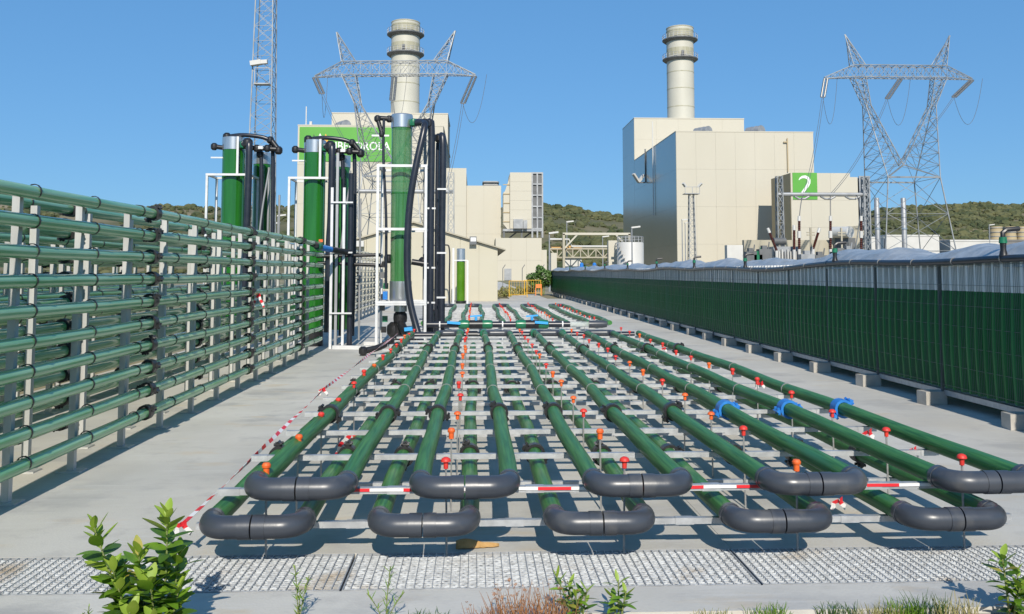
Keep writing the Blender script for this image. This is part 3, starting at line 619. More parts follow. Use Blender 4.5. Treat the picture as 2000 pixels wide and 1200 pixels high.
for i, (px, py, w, m) in enumerate([(1465, 492, .5, 'dark_steel'), (1478, 498, .4, 'green_fitting'), (1492, 487, .6, 'dark_steel'), (1575, 497, .7, 'mid_steel'), (1600, 499, .6, 'dark_steel'), (1640, 492, .8, 'dark_steel'), (1655, 488, .5, 'mid_steel')]):
    c = at(px, py, 86); o = MB().box(-w, w, -.5, .5, 0, c.z).box(-w*.4, w*.4, -.3, .3, c.z+.01, c.z+.35).bar((w*.7, 0, c.z), (w*.9, 0, c.z+.7), .09).mesh('switch_cabinet', False)
    tag(put('switch_cabinet', o, m, loc=(c.x, 86, 0)), ['dark switchgear box at the left end of the transformer yard', 'small green switchgear box near the annexe wall', 'dark switchgear box left of the leaning bushing', 'grey switchgear box under the tall post insulator', 'dark switchgear box below the right leaning bushing', 'wide dark switchgear box below the round duct', 'grey switchgear box beside the round duct'][i], 'cabinet')
# conductors
for i in range(3):
    e = ends[i]; gq = [at(1570, 381, YG), at(1622, 381, YG), at(1672, 381, YG)][i]
    for k, dx in enumerate((-.12, .12)): cable(e+Vector((dx,0,0)), gq+Vector((dx,0,.0)), 1.2, ['one of two conductors from the left insulator down to the gantry', 'one of two conductors from the middle insulator down to the gantry', 'one of two conductors from the right insulator down to the gantry'][i], .028)
    cable(e, TR((-10.2, .1, 10.3)[i]+1.6, 0, zb), 5.0, ['loose jumper loop under the left arm of the pylon by the numeral', 'loose jumper loop under the middle of the pylon by the numeral', 'loose jumper loop under the right arm of the pylon by the numeral'][i], .028)
    cable(gq, tops[(2, 4, 5)[i]], -.6, ['dropper from the gantry to the post insulator under the numeral', 'dropper from the gantry to the middle post insulator', 'dropper from the gantry to the insulator at the right post'][i], .045)
for i, q in enumerate((at(740, 376, YG), at(800, 376, YG), at(868, 376, YG))):
    e = ends2[i]
    for dx in (-.12, .12): cable(e+Vector((dx,0,0)), q+Vector((dx,0,0)), 1.0, ['one of two conductors from the left insulator of the pylon before the long sign', 'one of two conductors from the middle insulator of the pylon before the long sign', 'one of two conductors from the right insulator of the pylon before the long sign'][i], .026)
    cable(e, TL((-9.9, 0, 9.9)[i]+1.5, 0, zb2), 4.0, ['jumper loop under the left arm of the pylon before the long sign', 'jumper loop under the middle of the pylon before the long sign', 'jumper loop under the right arm of the pylon before the long sign'][i], .026)
# lattice light tower, lamp posts
lt = thing('light_tower', 'slim lattice light tower with platform before the blank cream wall', 'light tower', (at(1350,500,95).x, 95, 0))
c = at(1350, 380, 95); mb = MB(); lattice(mb, sq(c.x, 95, -.1, .42), sq(c.x, 95, c.z, .24), 16, .07, .035, faces=(0, 1, 3)); mb.obj('tower_lattice', 'lattice', lt, smooth=False)
mb = MB(); mb.box(c.x-.8, c.x+.8, 94.4, 95.6, c.z, c.z+.08); [mb.bar((c.x+s*.78, 94.45, c.z), (c.x+s*.78, 94.45, c.z+.75), .05) for s in (-1, 0, 1)]; mb.bar((c.x-.8, 94.45, c.z+.75), (c.x+.8, 94.45, c.z+.75), .06); mb.obj('platform', 'mid_steel', lt, smooth=False)
for s in (-1, 1): MB().bar((c.x+s*.7, 94.6, c.z+.8), (c.x+s*1.0, 94.4, c.z+1.15), .3, .2).obj('floodlight', 'white_paint', lt, smooth=False)
def lamp(px, py, Y, label, two=False):
    c = at(px, py, Y); t = thing('street_lamp', label, 'lamp post', (c.x, Y, 0), 'lamp posts of the plant'); MB().tube([(c.x, Y, -.1), (c.x, Y, c.z)], [.09, .05], 8).obj('lamp_pole', 'mid_steel', t)
    MB().bar((c.x-.05, Y, c.z), (c.x+.75, Y, c.z+.1), .28, .14).obj('lamp_head', 'white_paint', t, smooth=False)
for a in [(1234, 445, 80, 'lamp post beside the white storage tank'), (1107, 434, 100, 'lamp post in front of the pipe bridge'), (1073, 456, 75, 'lamp post at the corner of the low cream annexe'), (1177, 463, 105, 'lamp post behind the pipe bridge'),
          (1332, 430, 110, 'thin lamp post left of the lattice light tower'), (1338, 436, 112, 'shorter lamp post close to the lattice light tower'), (1932, 440, 130, 'lamp post near the cooling towers'), (543, 422, 85, 'lamp post on the left horizon behind the tube racks'), (533, 437, 95, 'lower lamp post on the left horizon behind the tube racks')]: lamp(*a)
# storage tank with stairs
c = at(1231, 500, 92); r = at(1257, 500, 92).x - c.x; zt_ = at(1231, 474, 92).z
tk = thing('storage_tank', 'round white storage tank with spiral stair', 'tank', (c.x, 92, 0))
MB().lathe([(r, 0), (r, zt_-.1), (r*.96, zt_)], (c.x, 92, 0), 28).obj('tank_shell', 'white_paint', tk)
mb = MB()
for k in range(18):
    a = 2*math.pi*k/18; b = 2*math.pi*(k+1)/18; P = (c.x+r*.96*math.cos(a), 92+r*.96*math.sin(a)); Q_ = (c.x+r*.96*math.cos(b), 92+r*.96*math.sin(b))
    mb.bar((*P, zt_), (*P, zt_+.6), .05); mb.bar((*P, zt_+.6), (*Q_, zt_+.6), .05); mb.bar((*P, zt_+.3), (*Q_, zt_+.3), .04)
mb.obj('railing', 'mid_steel', tk, smooth=False)
for k in range(12):
    a = R(205+k*7.5); z = zt_*(1-k/12); MB().cbox((c.x+(r+.25)*math.cos(a), 92+(r+.25)*math.sin(a), z-.1), (.35, .35, .06)).obj('stair_tread', 'mid_steel', tk, smooth=False)
# pipe bridge
pb = thing('pipe_bridge', 'cream steel pipe bridge before the wooded hill', 'pipe bridge', (at(1100,500,94).x, 94, 0))
A = at(1101, 457, 94); B = at(1229, 457, 94)
for x in (A.x, B.x): MB().bar((x, 94, -.1), (x, 94, A.z), .24).obj('post', 'cream_old', pb, smooth=False)
MB().bar((A.x-.1, 94, A.z), (B.x+.1, 94, A.z), .24).obj('top_beam', 'cream', pb, smooth=False)
for x, s in ((A.x, 1), (B.x, -1)): MB().bar((x, 94, A.z-1.6), (x+s*1.5, 94, A.z), .16).obj('knee_brace', 'cream', pb, smooth=False)
z1_ = at(1100, 486, 94).z; z2_ = at(1100, 503, 94).z; xl = at(1074, 495, 94).x; xr = at(1195, 495, 94).x
mb = MB(); mb.bar((xl, 94.4, z1_), (xr, 94.4, z1_), .14); mb.bar((xl, 94.4, z2_), (xr, 94.4, z2_), .14)
for i in range(9): x = xl+(xr-xl)*i/8; mb.bar((x, 94.4, z2_), (x, 94.4, z1_), .1); (i < 8) and mb.bar((x, 94.4, z2_ if i % 2 else z1_), (x+(xr-xl)/8, 94.4, z1_ if i % 2 else z2_), .09)
mb.obj('truss', 'cream_old', pb, smooth=False)
MB().tube([(xl, 94.5, z1_+1.0), (A.x+.6, 94.5, z1_+1.0), (A.x+.9, 94.5, z1_+.25), (xr+.4, 94.5, z1_+.25)], .11, 8).obj('pipe', 'white_paint', pb)
MB().box(xl+.3, xr-3, 95.5, 99, z1_-.05, z1_+.35).obj('canopy_roof', 'roof_ochre', pb, smooth=False)
for px, w in ((1197, .45), (1082, .3)): c = at(px, 470, 93.5); MB().box(c.x-w, c.x+w, 93.6, 94.6, -.1, c.z+(.0 if px > 1100 else -1.3)).obj('column', 'cream', pb, smooth=False)
a = at(1103, 505, 96); b = at(1136, 530, 96); tag(rebase(MB().box(a.x, b.x, 96, 98, -.1, a.z).box(a.x-.1, b.x+.1, 95.9, 98.1, a.z+.01, a.z+.15).obj('white_hut', 'white_paint', smooth=False), (a.x, 96, 0)), 'small white hut under the pipe bridge', 'hut')
for px, lab in ((1136, 'blue pump housing in the middle of the pipe bridge opening'), (1161, 'blue pump housing at the right of the pipe bridge opening')):
    c = at(px, 516, 70); tag(put('pump_housing', MB().box(-.26, .26, -.3, .3, 0, c.z-.2).lathe([(.15, c.z-.2), (.15, c.z), (.08, c.z+.1)], (0,0,0), 10).mesh('pump_housing', False), 'blue_plastic', loc=(c.x, 70, 0)), lab, 'pump')
# steel exhaust stacks and low white buildings on the right
for px, lab in ((1712, 'slim steel exhaust pipe behind the left pylon leg'), (1764, 'slim steel exhaust pipe in the middle of the pylon base')):
    c = at(px, 387, 150); t = thing('exhaust_pipe', lab, 'exhaust pipe', (c.x, 150, 0)); MB().lathe([(.42, 0), (.42, c.z-.1), (.36, c.z)], (c.x, 150, 0), 14).obj('flue', 'mid_steel', t); MB().lathe([(.5, 0), (.5, .3)], (c.x, 150, c.z*.62), 14).obj('flange', 'cap_metal', t)
def low(px0, px1, py, Y, m, lab, dep=20, py2=None):
    a = at(px0, py, Y); b = at(px1, py, Y); t = thing('low_building', lab, 'building', (a.x, Y, 0)); MB().box(a.x, b.x, Y, Y+dep, -.5, a.z).obj('wall', m, t, smooth=False); MB().box(a.x-.1, b.x+.1, Y-.1, Y+dep+.1, a.z+.01, a.z+.3).obj('parapet', m, t, smooth=False); return t
low(1731, 1834, 462, 160, 'white_paint', 'low white building seen through the pylon base', 12)
low(1708, 1775, 492, 120.9, 'white_paint', 'white wall between the pylon legs', 3)
low(1700, 1726, 466, 158, 'white_paint', 'small white building beside the left pylon leg', 10)
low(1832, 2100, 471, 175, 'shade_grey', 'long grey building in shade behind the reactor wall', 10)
low(1856, 1960, 472, 160, 'white_paint', 'wide white flat building below the cooling towers', 8)
for i, (px, w) in enumerate(((1945, 26), (1973, 24), (1996, 22))):
    Y = 260; c = at(px, 468, Y); top = at(px, 443, Y); r = w/2/1750*Y; t = thing('cooling_tower', 'cream round cooling tower cell on the skyline at right', 'cooling tower', (c.x, Y, 0), 'cooling tower cells')
    MB().lathe([(r*1.05, -1), (r*1.0, c.z), (r*.92, (c.z+top.z)/2), (r*.97, top.z)], (c.x, Y, 0), 20).obj('shell', 'tan_wall', t)
    for k in range(3): MB().lathe([(r*1.03, 0), (r*1.03, .2)], (c.x, Y, c.z+(top.z-c.z)*(.2+.33*k)), 20).obj('hoop', 'mid_steel', t)

# ------------------------------------------------------------------ leafy shrubs and path edge
def leaf_cloud(n, c, s, leaf, zmin=0.02):
    P = rng.normal(size=(n, 3)); P /= np.linalg.norm(P, axis=1)[:, None]; P *= (rng.uniform(0.35, 1, n)**.5)[:, None]*(1+.25*np.sin(5*P[:, :1]+3*P[:, 2:]))
    P = P*np.array(s)+np.array(c); P[:, 2] = np.maximum(P[:, 2], zmin)
    u = rng.normal(size=(n, 3)); u /= np.linalg.norm(u, axis=1)[:, None]; w = rng.normal(size=(n, 3)); w = np.cross(u, w); w /= np.linalg.norm(w, axis=1)[:, None]
    L_ = leaf*rng.uniform(.6, 1.3, (n, 1)); V = np.stack([P-u*L_, P+w*L_*.5, P+u*L_, P-w*L_*.5], 1).reshape(-1, 3)
    return V.tolist(), [(4*i, 4*i+1, 4*i+2, 4*i+3) for i in range(n)]
def shrub(c, s, n, leaf, label, m='bush_leaf'):
    t = thing('shrub', label, 'shrub', (c[0], c[1], 0)); me = bpy.data.meshes.new('foliage'); v, f = leaf_cloud(n, c, s, leaf); me.from_pydata(v, [], f); put('foliage', me, m, t)
    mb = MB()
    for k in range(5): mb.tube([(c[0]+random.uniform(-.1,.1), c[1], 0), (c[0]+random.uniform(-.6,.6)*s[0], c[1]+random.uniform(-.5,.5)*s[1], c[2]+.3*s[2])], [.04, .015], 6)
    mb.obj('stem', 'stem', t)
c = at(1060, 533, 62); shrub((c.x, 62, c.z-.35), (.95, .8, .75), 2600, .09, 'round green shrub at the far end of the path')
c = at(1000, 560, 58)
for i, (px, Y, w) in enumerate(((985, 57, .5), (998, 60, .6), (1015, 61, .5), (1033, 64, .5))):
    c = at(px, 560, Y); shrub((c.x, Y, .25), (w, .5, .34), 700, .06, ['low grassy weed clump at the corner of the shed', 'low grassy weed clump behind the yellow barrier', 'low grassy weed clump in the middle of the yellow barrier', 'low grassy weed clump next to the round shrub'][i], 'dry_grass')
for i, (px, Y) in enumerate(((1012, 55), (1040, 60))):
    c = at(px, 560, Y); t = thing('safety_barrier', ['yellow safety barrier by the path beyond the shed', 'yellow safety barrier near the round shrub'][i], 'barrier', (c.x, Y, 0)); h = 1.0
    for s in (-.55, .55): MB().tube([(c.x+s, Y, 0), (c.x+s, Y, h)], .025, 6).obj('upright', 'yellow_paint', t)
    for z in (.15, h): MB().bar((c.x-.55, Y, z), (c.x+.55, Y, z), .03).obj('rail', 'yellow_paint', t, smooth=False)
    for k in range(6): MB().bar((c.x-.4+.16*k, Y, .16), (c.x-.4+.16*k, Y, h-.01), .012).obj('bar', 'yellow_paint', t, smooth=False)
c = at(1052, 553, 59); tag(put('warning_board', MB().box(-.2, .2, -.03, .03, .5, .75).bar((-.2,0,0), (-.2,0,.5), .04).bar((.2,0,0), (.2,0,.5), .04).mesh('warning_board', False), 'orange_net', loc=(c.x, 59, 0)), 'orange warning board at the end of the path', 'board')
for px, Y in ((982, 75), (1020, 75), (1047, 75), (1058, 75)):
    c = at(px, 520, Y); t = thing('fence_post', 'thin cranked fence post before the low cream annexe', 'fence post', (c.x, Y, 0), 'cranked fence posts'); MB().bar((c.x, Y, 0), (c.x, Y, c.z-.2), .06).bar((c.x, Y, c.z-.2), (c.x+.22, Y, c.z+.12), .06).obj('shaft', 'dark_steel', t, smooth=False)

# ------------------------------------------------------------------ vertical tube racks at left
ROWS = [0.245+0.2*k for k in range(10)]
clip_me = None
def ring_mesh(r, w, t, ears=0, n=16, name='clip'):
    """ring around the Y axis: radius r, width w, thickness t, with optional bolted ears"""
    mb = MB(); b = 0
    for k in range(n):
        a = 2*math.pi*k/n
        for rr, y in ((r, -w/2), (r+t, -w/2), (r+t, w/2), (r, w/2)): mb.v.append((rr*math.cos(a), y, rr*math.sin(a)))
    for k in range(n):
        k2 = (k+1) % n
        for i in range(4): j = (i+1) % 4; mb.f.append((4*k+i, 4*k+j, 4*k2+j, 4*k2+i))
    for e in range(ears):
        a = math.pi*(.28+e); cx, cz = (r+t+.012)*math.cos(a), (r+t+.012)*math.sin(a)
        for y in (-w*.32, w*.32): mb.tube([(cx-.028*math.sin(a), y, cz+.028*math.cos(a)), (cx+.028*math.sin(a), y, cz-.028*math.cos(a))], .011, 6)
        mb.cbox((cx, 0, cz), (.03, w*.9, .03))
    return mb.mesh(name)
def rack(X, Ya, Yb, label, mtube, clips=True, coup=(), posts_dx=(0.0, -.34), sides=(0.085, -.425), zs=ROWS, ry=.046, off=0.0, step=.95, y0=6.09):
    t = thing('tube_rack', label, 'tube rack', (X, Ya, 0), 'vertical tube racks')
    pm = MB().box(-.025, .025, -.025, .025, 0, zs[-1]-.03).mesh('post', False); bp = MB().box(-.09, .09, -.07, .07, 0, .012).mesh('base_plate', False)
    cm = ring_mesh(ry, .014, .006, 0, 14, 'clip'); qm = ring_mesh(ry+.002, .085, .02, 2, 14, 'coupling')
    ys_ = []; k = math.ceil((Ya-y0)/step)
    while y0+k*step < Yb-.1: ys_.append(y0+k*step); k += 1
    for y in ys_:
        for dx in posts_dx: put('post', pm, 'post_steel', t, (X+dx, y+(0.0 if dx == 0 else off), 0)); put('base_plate', bp, 'post_steel', t, (X+dx, y+(0.0 if dx == 0 else off), 0.0))
    for si, sx in enumerate(sides):
        for zi, z in enumerate(zs):
            ph = random.random()*6; yend = Yb - (0 if zi < 9 else .9)
            pth = []; n = int((yend-Ya)/.48)
            for i in range(n+1):
                y = Ya+(yend-Ya)*i/n; pth.append((X+sx, y, z-.007*abs(math.sin(math.pi*(y-y0)/step))+.004*math.sin(1.1*y+ph)))
            MB().tube(pth, ry, 12).obj('tube', mtube, t)
            if clips and (si == 0 or clips == 2):
                for y in ys_: put('clip', cm, 'black_plastic', t, (X+sx, y+.04, z), rot=(0, random.uniform(0, 6), 0))
                for cy_ in coup: put('coupling', qm, 'black_plastic', t, (X+sx, cy_+random.uniform(-.04, .04)+(0 if si == 0 else -.55), z), rot=(0, random.uniform(-.9, .9)+.6, 0))
    return t
rack(-3.05, 3.0, 17.45, 'front row of green glass tubes on steel posts along the yard', 'rack_tube', 2, (8.35, 11.95, 15.4))
rack(-4.55, 3.6, 17.0, 'second row of green tubes just behind the front tube rack', 'rack_tube', 1, (7.6, 11.6, 15.2))
rack(-6.15, 4.5, 17.0, 'third row of green tubes deep behind the front tube rack', 'rack_tube', 1, (9.0, 13.0))
rack(-7.9, 5.5, 17.2, 'farthest row of green tubes on the sandy ground at left', 'rack_tube', 0, ())
rack(-3.75, 20.2, 37.5, 'pale rack of empty tubes beyond the green columns', 'rack_tube_empty', 1, (24.0, 28.4, 33.0), sides=(0.085, -.425), zs=[.35+.2*k for k in range(10)])

# ------------------------------------------------------------------ horizontal tube bed
UC = [-0.90, -0.05, 0.86, 1.79, 2.73]; LC = [-1.11, -0.26, 0.65, 1.58, 2.505]; HX = .232
CAPX = [-1.11, -0.135, 0.805, 1.74, 2.66]
STY = [4.93+0.875*k for k in range(14)]
TR_ = 0.0515
bed = thing('tube_reactor_bed', 'two level bed of green horizontal tubes with grey return bends', 'tube reactor', (0.8, 4.6, 0))
def wob(X, Y0, Y1, z, dy=.44, amp=.011):
    n = max(3, int((Y1-Y0)/dy)); ph = random.random()*6; ph2 = random.random()*6; out = []
    for i in range(n+1):
        y = Y0+(Y1-Y0)*i/n; e = min(1, (y-Y0)/.8, (Y1-y)/.8)
        out.append((X+amp*e*math.sin(.9*y+ph)+.006*e*math.sin(2.6*y+ph2), y, z+.006*e*math.sin(1.9*y+ph2)))
    return out
strap_me = ring_mesh(TR_, .018, .005, 0, 18, 'strap'); coup_me = ring_mesh(TR_+.002, .075, .018, 2, 18, 'coupling')
bcoup_me = ring_mesh(TR_+.003, .11, .02, 2, 18, 'blue_coupling')
def near(pth, y): return min(pth, key=lambda p: abs(p[1]-y))
def bend_half(xc, s, yc, z):
    """one 90 degree elbow of a return bend: from the tube end round to the middle joint"""
    mb = MB(); xe = xc+s*HX; r = .105; P = [(xe, yc+r+.03, z), (xe, yc+r, z)]
    for i in range(1, 9):
        a = R(90*i/8); P.append((xe-s*r*(1-math.cos(a)), yc+r-r*math.sin(a), z))
    P += [(xc+s*.006, yc, z)]
    mb.tube(P, .057, 20); return mb
for lev, (CC, z, yc) in enumerate(((LC, .23, 4.635), (UC, .405, 4.68))):
    for ci, xc in enumerate(CC):
        b_ = bend_half(xc, -1, yc, z).obj('return_bend', 'pvc', bed)
        b2_ = bend_half(xc, 1, yc, z).obj('elbow', 'pvc', b_)
        for s in (-1, 1):
            MB().tube([(xc+s*.004, yc, z), (xc+s*.068, yc, z)], 0.0605, 20).obj('socket_collar', 'pvc', b_)
            xe = xc+s*HX; MB().tube([(xe, yc+.115, z), (xe, yc+.15, z)], .0605, 20).obj('socket_collar', 'pvc', b_)
            pth = wob(xe, yc+.14, 16.25 if lev else 15.9, z)
            MB().tube(pth, TR_, 16).obj('tube', 'bed_tube', bed)
            if lev:
                for k in range(2, 14, 2):
                    if abs(STY[k]-7.1) > .5: p = near(pth, STY[k]); put('strap', strap_me, 'strap', bed, p)
                idx = ci*2+(s > 0); p = near(pth, 7.12)
                if idx >= 7: put('blue_coupling', bcoup_me, 'blue_plastic', bed, (p[0], 7.2, p[2]), rot=(0, random.uniform(0, 1), 0))
                else: put('coupling', coup_me, 'black_plastic', bed, (p[0], 7.12, p[2]), rot=(0, random.uniform(0, 3), 0))
                p = near(pth, 13.0); put('coupling', coup_me, 'black_plastic', bed, p, rot=(0, random.uniform(0, 3), 0))
            else:
                for yy in (6.35, 10.1): p = near(pth, yy); put('coupling', coup_me, 'black_plastic', bed, (p[0], yy+random.uniform(-.05, .05), p[2]), rot=(0, random.uniform(0, 3), 0))
# far ends: return bends and green sockets against the header
for CCi in range(4):
    xa = UC[CCi]+HX; xb = UC[CCi+1]-HX; P = [(xa, 16.2, .405)]
    for i in range(9):
        a = R(90*i/8); P.append((xa+.1*(1-math.cos(a)), 16.3+.1*math.sin(a), .405))
    for i in range(9):
        a = R(90*i/8); P.append((xb-.1+.1*math.sin(a), 16.3+.1*math.cos(a), .405))
    P.append((xb, 16.2, .405)); MB().tube(P, .058, 14).obj('return_bend', 'pvc', bed)
strut_me = {}
def strut(parent, x0, x1, y, z):
    """galvanised channel open downwards with slots of brackets"""
    mb = MB(); w = .036; t = .004
    mb.box(x0, x1, y-w/2, y+w/2, z-t, z); mb.box(x0, x1, y-w/2, y-w/2+t, z-.032, z-t); mb.box(x0, x1, y+w/2-t, y+w/2, z-.032, z-t)
    o = mb.obj('strut', 'galv', parent, smooth=False); return o
brk = MB().box(-.05, .05, -.022, -.019, -.034, .002).box(-.05, .05, .019, .022, -.034, .002).box(-.05, .05, -.019, .019, .0005, .002).mesh('bracket', False)
leg_me = {}
rod_me = MB().tube([(0,0,0), (0,0,.475)], .006, 6).mesh('rod'); 
capm = MB().lathe([(.0125, 0), (.0135, .034), (.027, .036), (.027, .041), (.022, .052), (.011, .058), (.001, .059)], (0,0,.435), 14).mesh('cap')
capm2 = MB().lathe([(.016, 0), (.017, .036), (.023, .038), (.0245, .05), (.017, .062), (.001, .065)], (0,0,.43), 14).mesh('cap_round')
capm.materials.append(M['cap_red']); capm2.materials.append(M['cap_orange']); capm3 = capm.copy(); capm3.materials.clear(); capm3.materials.append(M['cap_orange']); capm4 = capm2.copy(); capm4.materials.clear(); capm4.materials.append(M['cap_red'])
def legs(parent, y, zt):
    for x in (-1.40, -.46, .44, 1.36, 2.98):
        key = round(zt, 3)
        if key not in leg_me: leg_me[key] = MB().box(-.016, .016, -.016, .016, 0, zt).box(-.05, .05, -.04, .04, 0, .006).mesh('leg', False)
        put('leg', leg_me[key], 'galv', parent, (x, y+.037, 0))
def rods(parent, k, y, xs_):
    for j, x in enumerate(xs_):
        o = put('support_rod', rod_me, 'rebar', parent, (x+random.uniform(-.012, .012), y-.035, 0), scl=(1.0, 1.0, random.uniform(.96, 1.06)))
        o.rotation_euler = (random.uniform(-.02, .02), random.uniform(-.02, .02), 0)
        pick = random.random(); me = capm if pick < .5 else (capm3 if pick < .68 else (capm2 if pick < .8 else capm4))
        c = bpy.data.objects.new('safety_cap', me); COL.objects.link(c); c.parent = o; c.rotation_euler = (0, 0, random.random()*6)
for k, y in enumerate(STY):
    x0 = -1.38+random.uniform(-.03, .03); x1 = 3.05+random.uniform(-.05, .05)
    strut(bed, x0, x1, y, .352); strut(bed, x0-.11, x1-.1, y, .176)
    for x in (-1.32, -.4, .32, 1.28, 2.2, 2.92): put('bracket', brk, 'galv', bed, (x+random.uniform(-.03, .03), y, .352))
    for x in (-.62, .2, 1.12, 2.05): put('bracket', brk, 'galv', bed, (x+random.uniform(-.03, .03), y, .176))
    rods(bed, k, y, CAPX)
# second bed beyond the header
bed2 = thing('tube_reactor_bed', 'far bed of green horizontal tubes beyond the black header pipes', 'tube reactor', (0.8, 20, 0))
for ci, xc in enumerate(UC):
    for s in (-1, 1):
        pth = wob(xc+s*HX, 19.7, 30.0, .405, .5, .03); MB().tube(pth, TR_, 12).obj('tube', 'bed_tube', bed2)
        for k in range(1, 12, 2): put('strap', strap_me, 'strap', bed2, near(pth, 20+.875*k))
    P = arc((xc, 30.02, .405), HX, 180, 0, 12); MB().tube(P, .058, 12).obj('return_bend', 'pvc', bed2)
for k in range(12):
    y = 20.1+.875*k; strut(bed2, -1.4, 3.0, y, .352); strut(bed2, -1.4, 3.0, y, .176); rods(bed2, k, y, CAPX)
# header pipes with valves between the beds
hd = thing('header_manifold', 'black header pipe with green unions and blue valve levers between the tube beds', 'pipe manifold', (0.8, 18.0, 0))
MB().tube([(-1.0, 18.0, .47), (1.9, 18.0, .47)], .062, 14).obj('pipe', 'hose', hd)
MB().tube([(1.9, 18.0, .47), (2.28, 18.0, .47)], .055, 14).obj('sight_tube', 'clear_tube', hd)
MB().tube([(2.28, 18.0, .47), (2.55, 18.0, .47), (2.64, 18.0, .47)], [.075, .075, .06], 14).obj('end_cap', 'pvc', hd)
for x in (-.22, .24, .92, 1.36): MB().tube([(x-.11, 18, .47), (x-.09, 18, .47), (x, 18, .47), (x+.09, 18, .47), (x+.11, 18, .47)], [.066, .086, .094, .086, .066], 14).obj('union', 'green_fitting', hd)
for x in (0.02, 1.14):
    v = MB().tube([(x-.13, 18, .47), (x+.13, 18, .47)], .088, 14).obj('valve', 'black_plastic', hd); MB().tube([(x, 18, .47), (x, 18, .62)], .03, 10).bar((x-.12, 18, .63), (x+.12, 18, .65), .045, .03).obj('lever', 'blue_handle', v)
for x in (-.42, 1.32): MB().bar((x-.13, 17.9, .52), (x+.13, 17.9, .50), .04, .05).obj('lever', 'blue_handle', hd)
for x in (-.7, .55, 1.75): MB().tube([(x-.012, 18, .47), (x+.012, 18, .47)], .067, 14).obj('strap', 'sign_white', hd); MB().bar((x, 18, 0), (x, 18, .41), .03).obj('leg', 'galv', hd, smooth=False)
hd2 = thing('feed_pipe', 'dark feed pipe with green unions along the far ends of the near tubes', 'pipe', (0.8, 16.55, 0))
MB().tube([(-1.25, 16.62, .36), (2.95, 16.62, .36)], .055, 12).obj('pipe', 'hose', hd2)
for x in (-.27, .16, 1.07, 1.58): MB().tube([(x, 16.62, .36), (x, 16.4, .41), (x, 16.24, .41)], [.075, .078, .066], 12).obj('union', 'green_fitting', hd2)
MB().tube([(-.15, 16.62, .36), (.05, 16.62, .36)], .075, 12).obj('valve', 'black_plastic', hd2)
for x in (-.9, .7, 1.9): MB().bar((x, 16.62, 0), (x, 16.62, .31), .03).obj('leg', 'galv', hd2, smooth=False)

# ------------------------------------------------------------------ barrier tape
def ribbon(name, pts, w, label, per=.16, tw=0.0, cat='barrier tape', ph=0.0, group=None, parent=None):
    P = [Vector(p) for p in pts]; mb = MB(); uv = []; L_ = 0; th = .0012
    for i, p in enumerate(P):
        t = (P[min(i+1,len(P)-1)]-P[max(i-1,0)]).normalized(); side = t.cross(Vector((0,0,1)))
        side = side.normalized() if side.length > 1e-3 else Vector((1,0,0))
        a = tw*L_+ph; n = side.cross(t); d = (side*math.cos(a)+n*math.sin(a))*w/2; m = (n*math.cos(a)-side*math.sin(a))*th
        if i: L_ += (p-P[i-1]).length
        for q in (p-d-m, p+d-m, p+d+m, p-d+m): mb.v.append(tuple(q)); uv.append(L_/per)
    for i in range(len(P)-1):
        for k in range(4): j = (k+1) % 4; mb.f.append((4*i+k, 4*i+j, 4*i+4+j, 4*i+4+k))
    me = mb.mesh(name, True); ul = me.uv_layers.new(name='UVMap')
    for lp in me.loops: ul.data[lp.index].uv = (uv[lp.vertex_index], 0)
    o = put(name, me, 'tape', parent)
    if parent is None: rebase(o, P[0]); tag(o, label, cat, group)
    return o
def interp(pts, n, jit=0.0, sag=0.0):
    out = []
    for a, b in zip(pts, pts[1:]):
        for i in range(n):
            k = i/n; p = Vector(a).lerp(Vector(b), k); p.z -= sag*4*k*(1-k); p += Vector((random.uniform(-jit, jit), 0, random.uniform(-jit, jit))); out.append(p)
    out.append(Vector(pts[-1])); return out
ribbon('barrier_tape', interp([(-1.53, 4.9, .185), (-1.455, 7.2, .33), (-1.42, 8.6, .41), (-1.40, 12.2, .42), (-1.36, 16.0, .43)], 16, .002, .006), .026, 'red and white tape strung along the strut ends of the tube bed', .19, 1.3)
ribbon('barrier_tape', interp([(-1.1, 4.905, .344), (.2, 4.9045, .343), (1.4, 4.9045, .343), (2.95, 4.905, .344)], 12, .001, .002), .016, 'red and white tape along the front strut behind the grey bends', .36, 0, ph=math.pi/2)
for i, (p, label) in enumerate([((-1.535, 4.88, .19), 'tape knot hanging from the strut end next to the front left bend'), ((-.93, 6.9, .30), 'loose red tape ends hanging between the left tubes'), ((-1.42, 8.55, .42), 'crumpled tape flag tied beside the orange caps on the left edge'),
                         ((2.58, 5.85, .47), 'tape tail hanging from the orange cap near the right bends'), ((2.86, 5.82, .36), 'tape knot tied on the end of the right strut'), ((2.15, 5.3, .17), 'tape scrap lying under the right hand tubes'), ((2.75, 8.6, .45), 'tape tail hanging beside the blue couplings'),
                         ((2.66, 12.6, .45), 'small tape tail on a far cap of the right tube'), ((-2.93, 12.3, 1.21), 'red tape tied round a tube of the front rack')]):
    big = 1.6 if i in (1, 8) else .55; kt = thing('tape_knot', label, 'barrier tape', p, 'knotted ends of barrier tape')
    for s in (-1, 1):
        pts = [Vector(p)+Vector((s*.016*k*big*(1 if i != 8 else .6)+.008*math.sin(k*2+s), .006*k, -.022*k*big+.01*math.sin(k+s))) for k in range(6)]
        ribbon('tape_end', pts, .026*(1.3 if big > 1 else 1), None, .09, 5, ph=s, parent=kt)
ribbon('tape_tail', [(2.95, 5.0, .42), (3.05, 5.05, .39), (3.14, 5.0, .33), (3.2, 4.9, .30)], .03, 'short tape strip behind the far right bend', .09, 3)

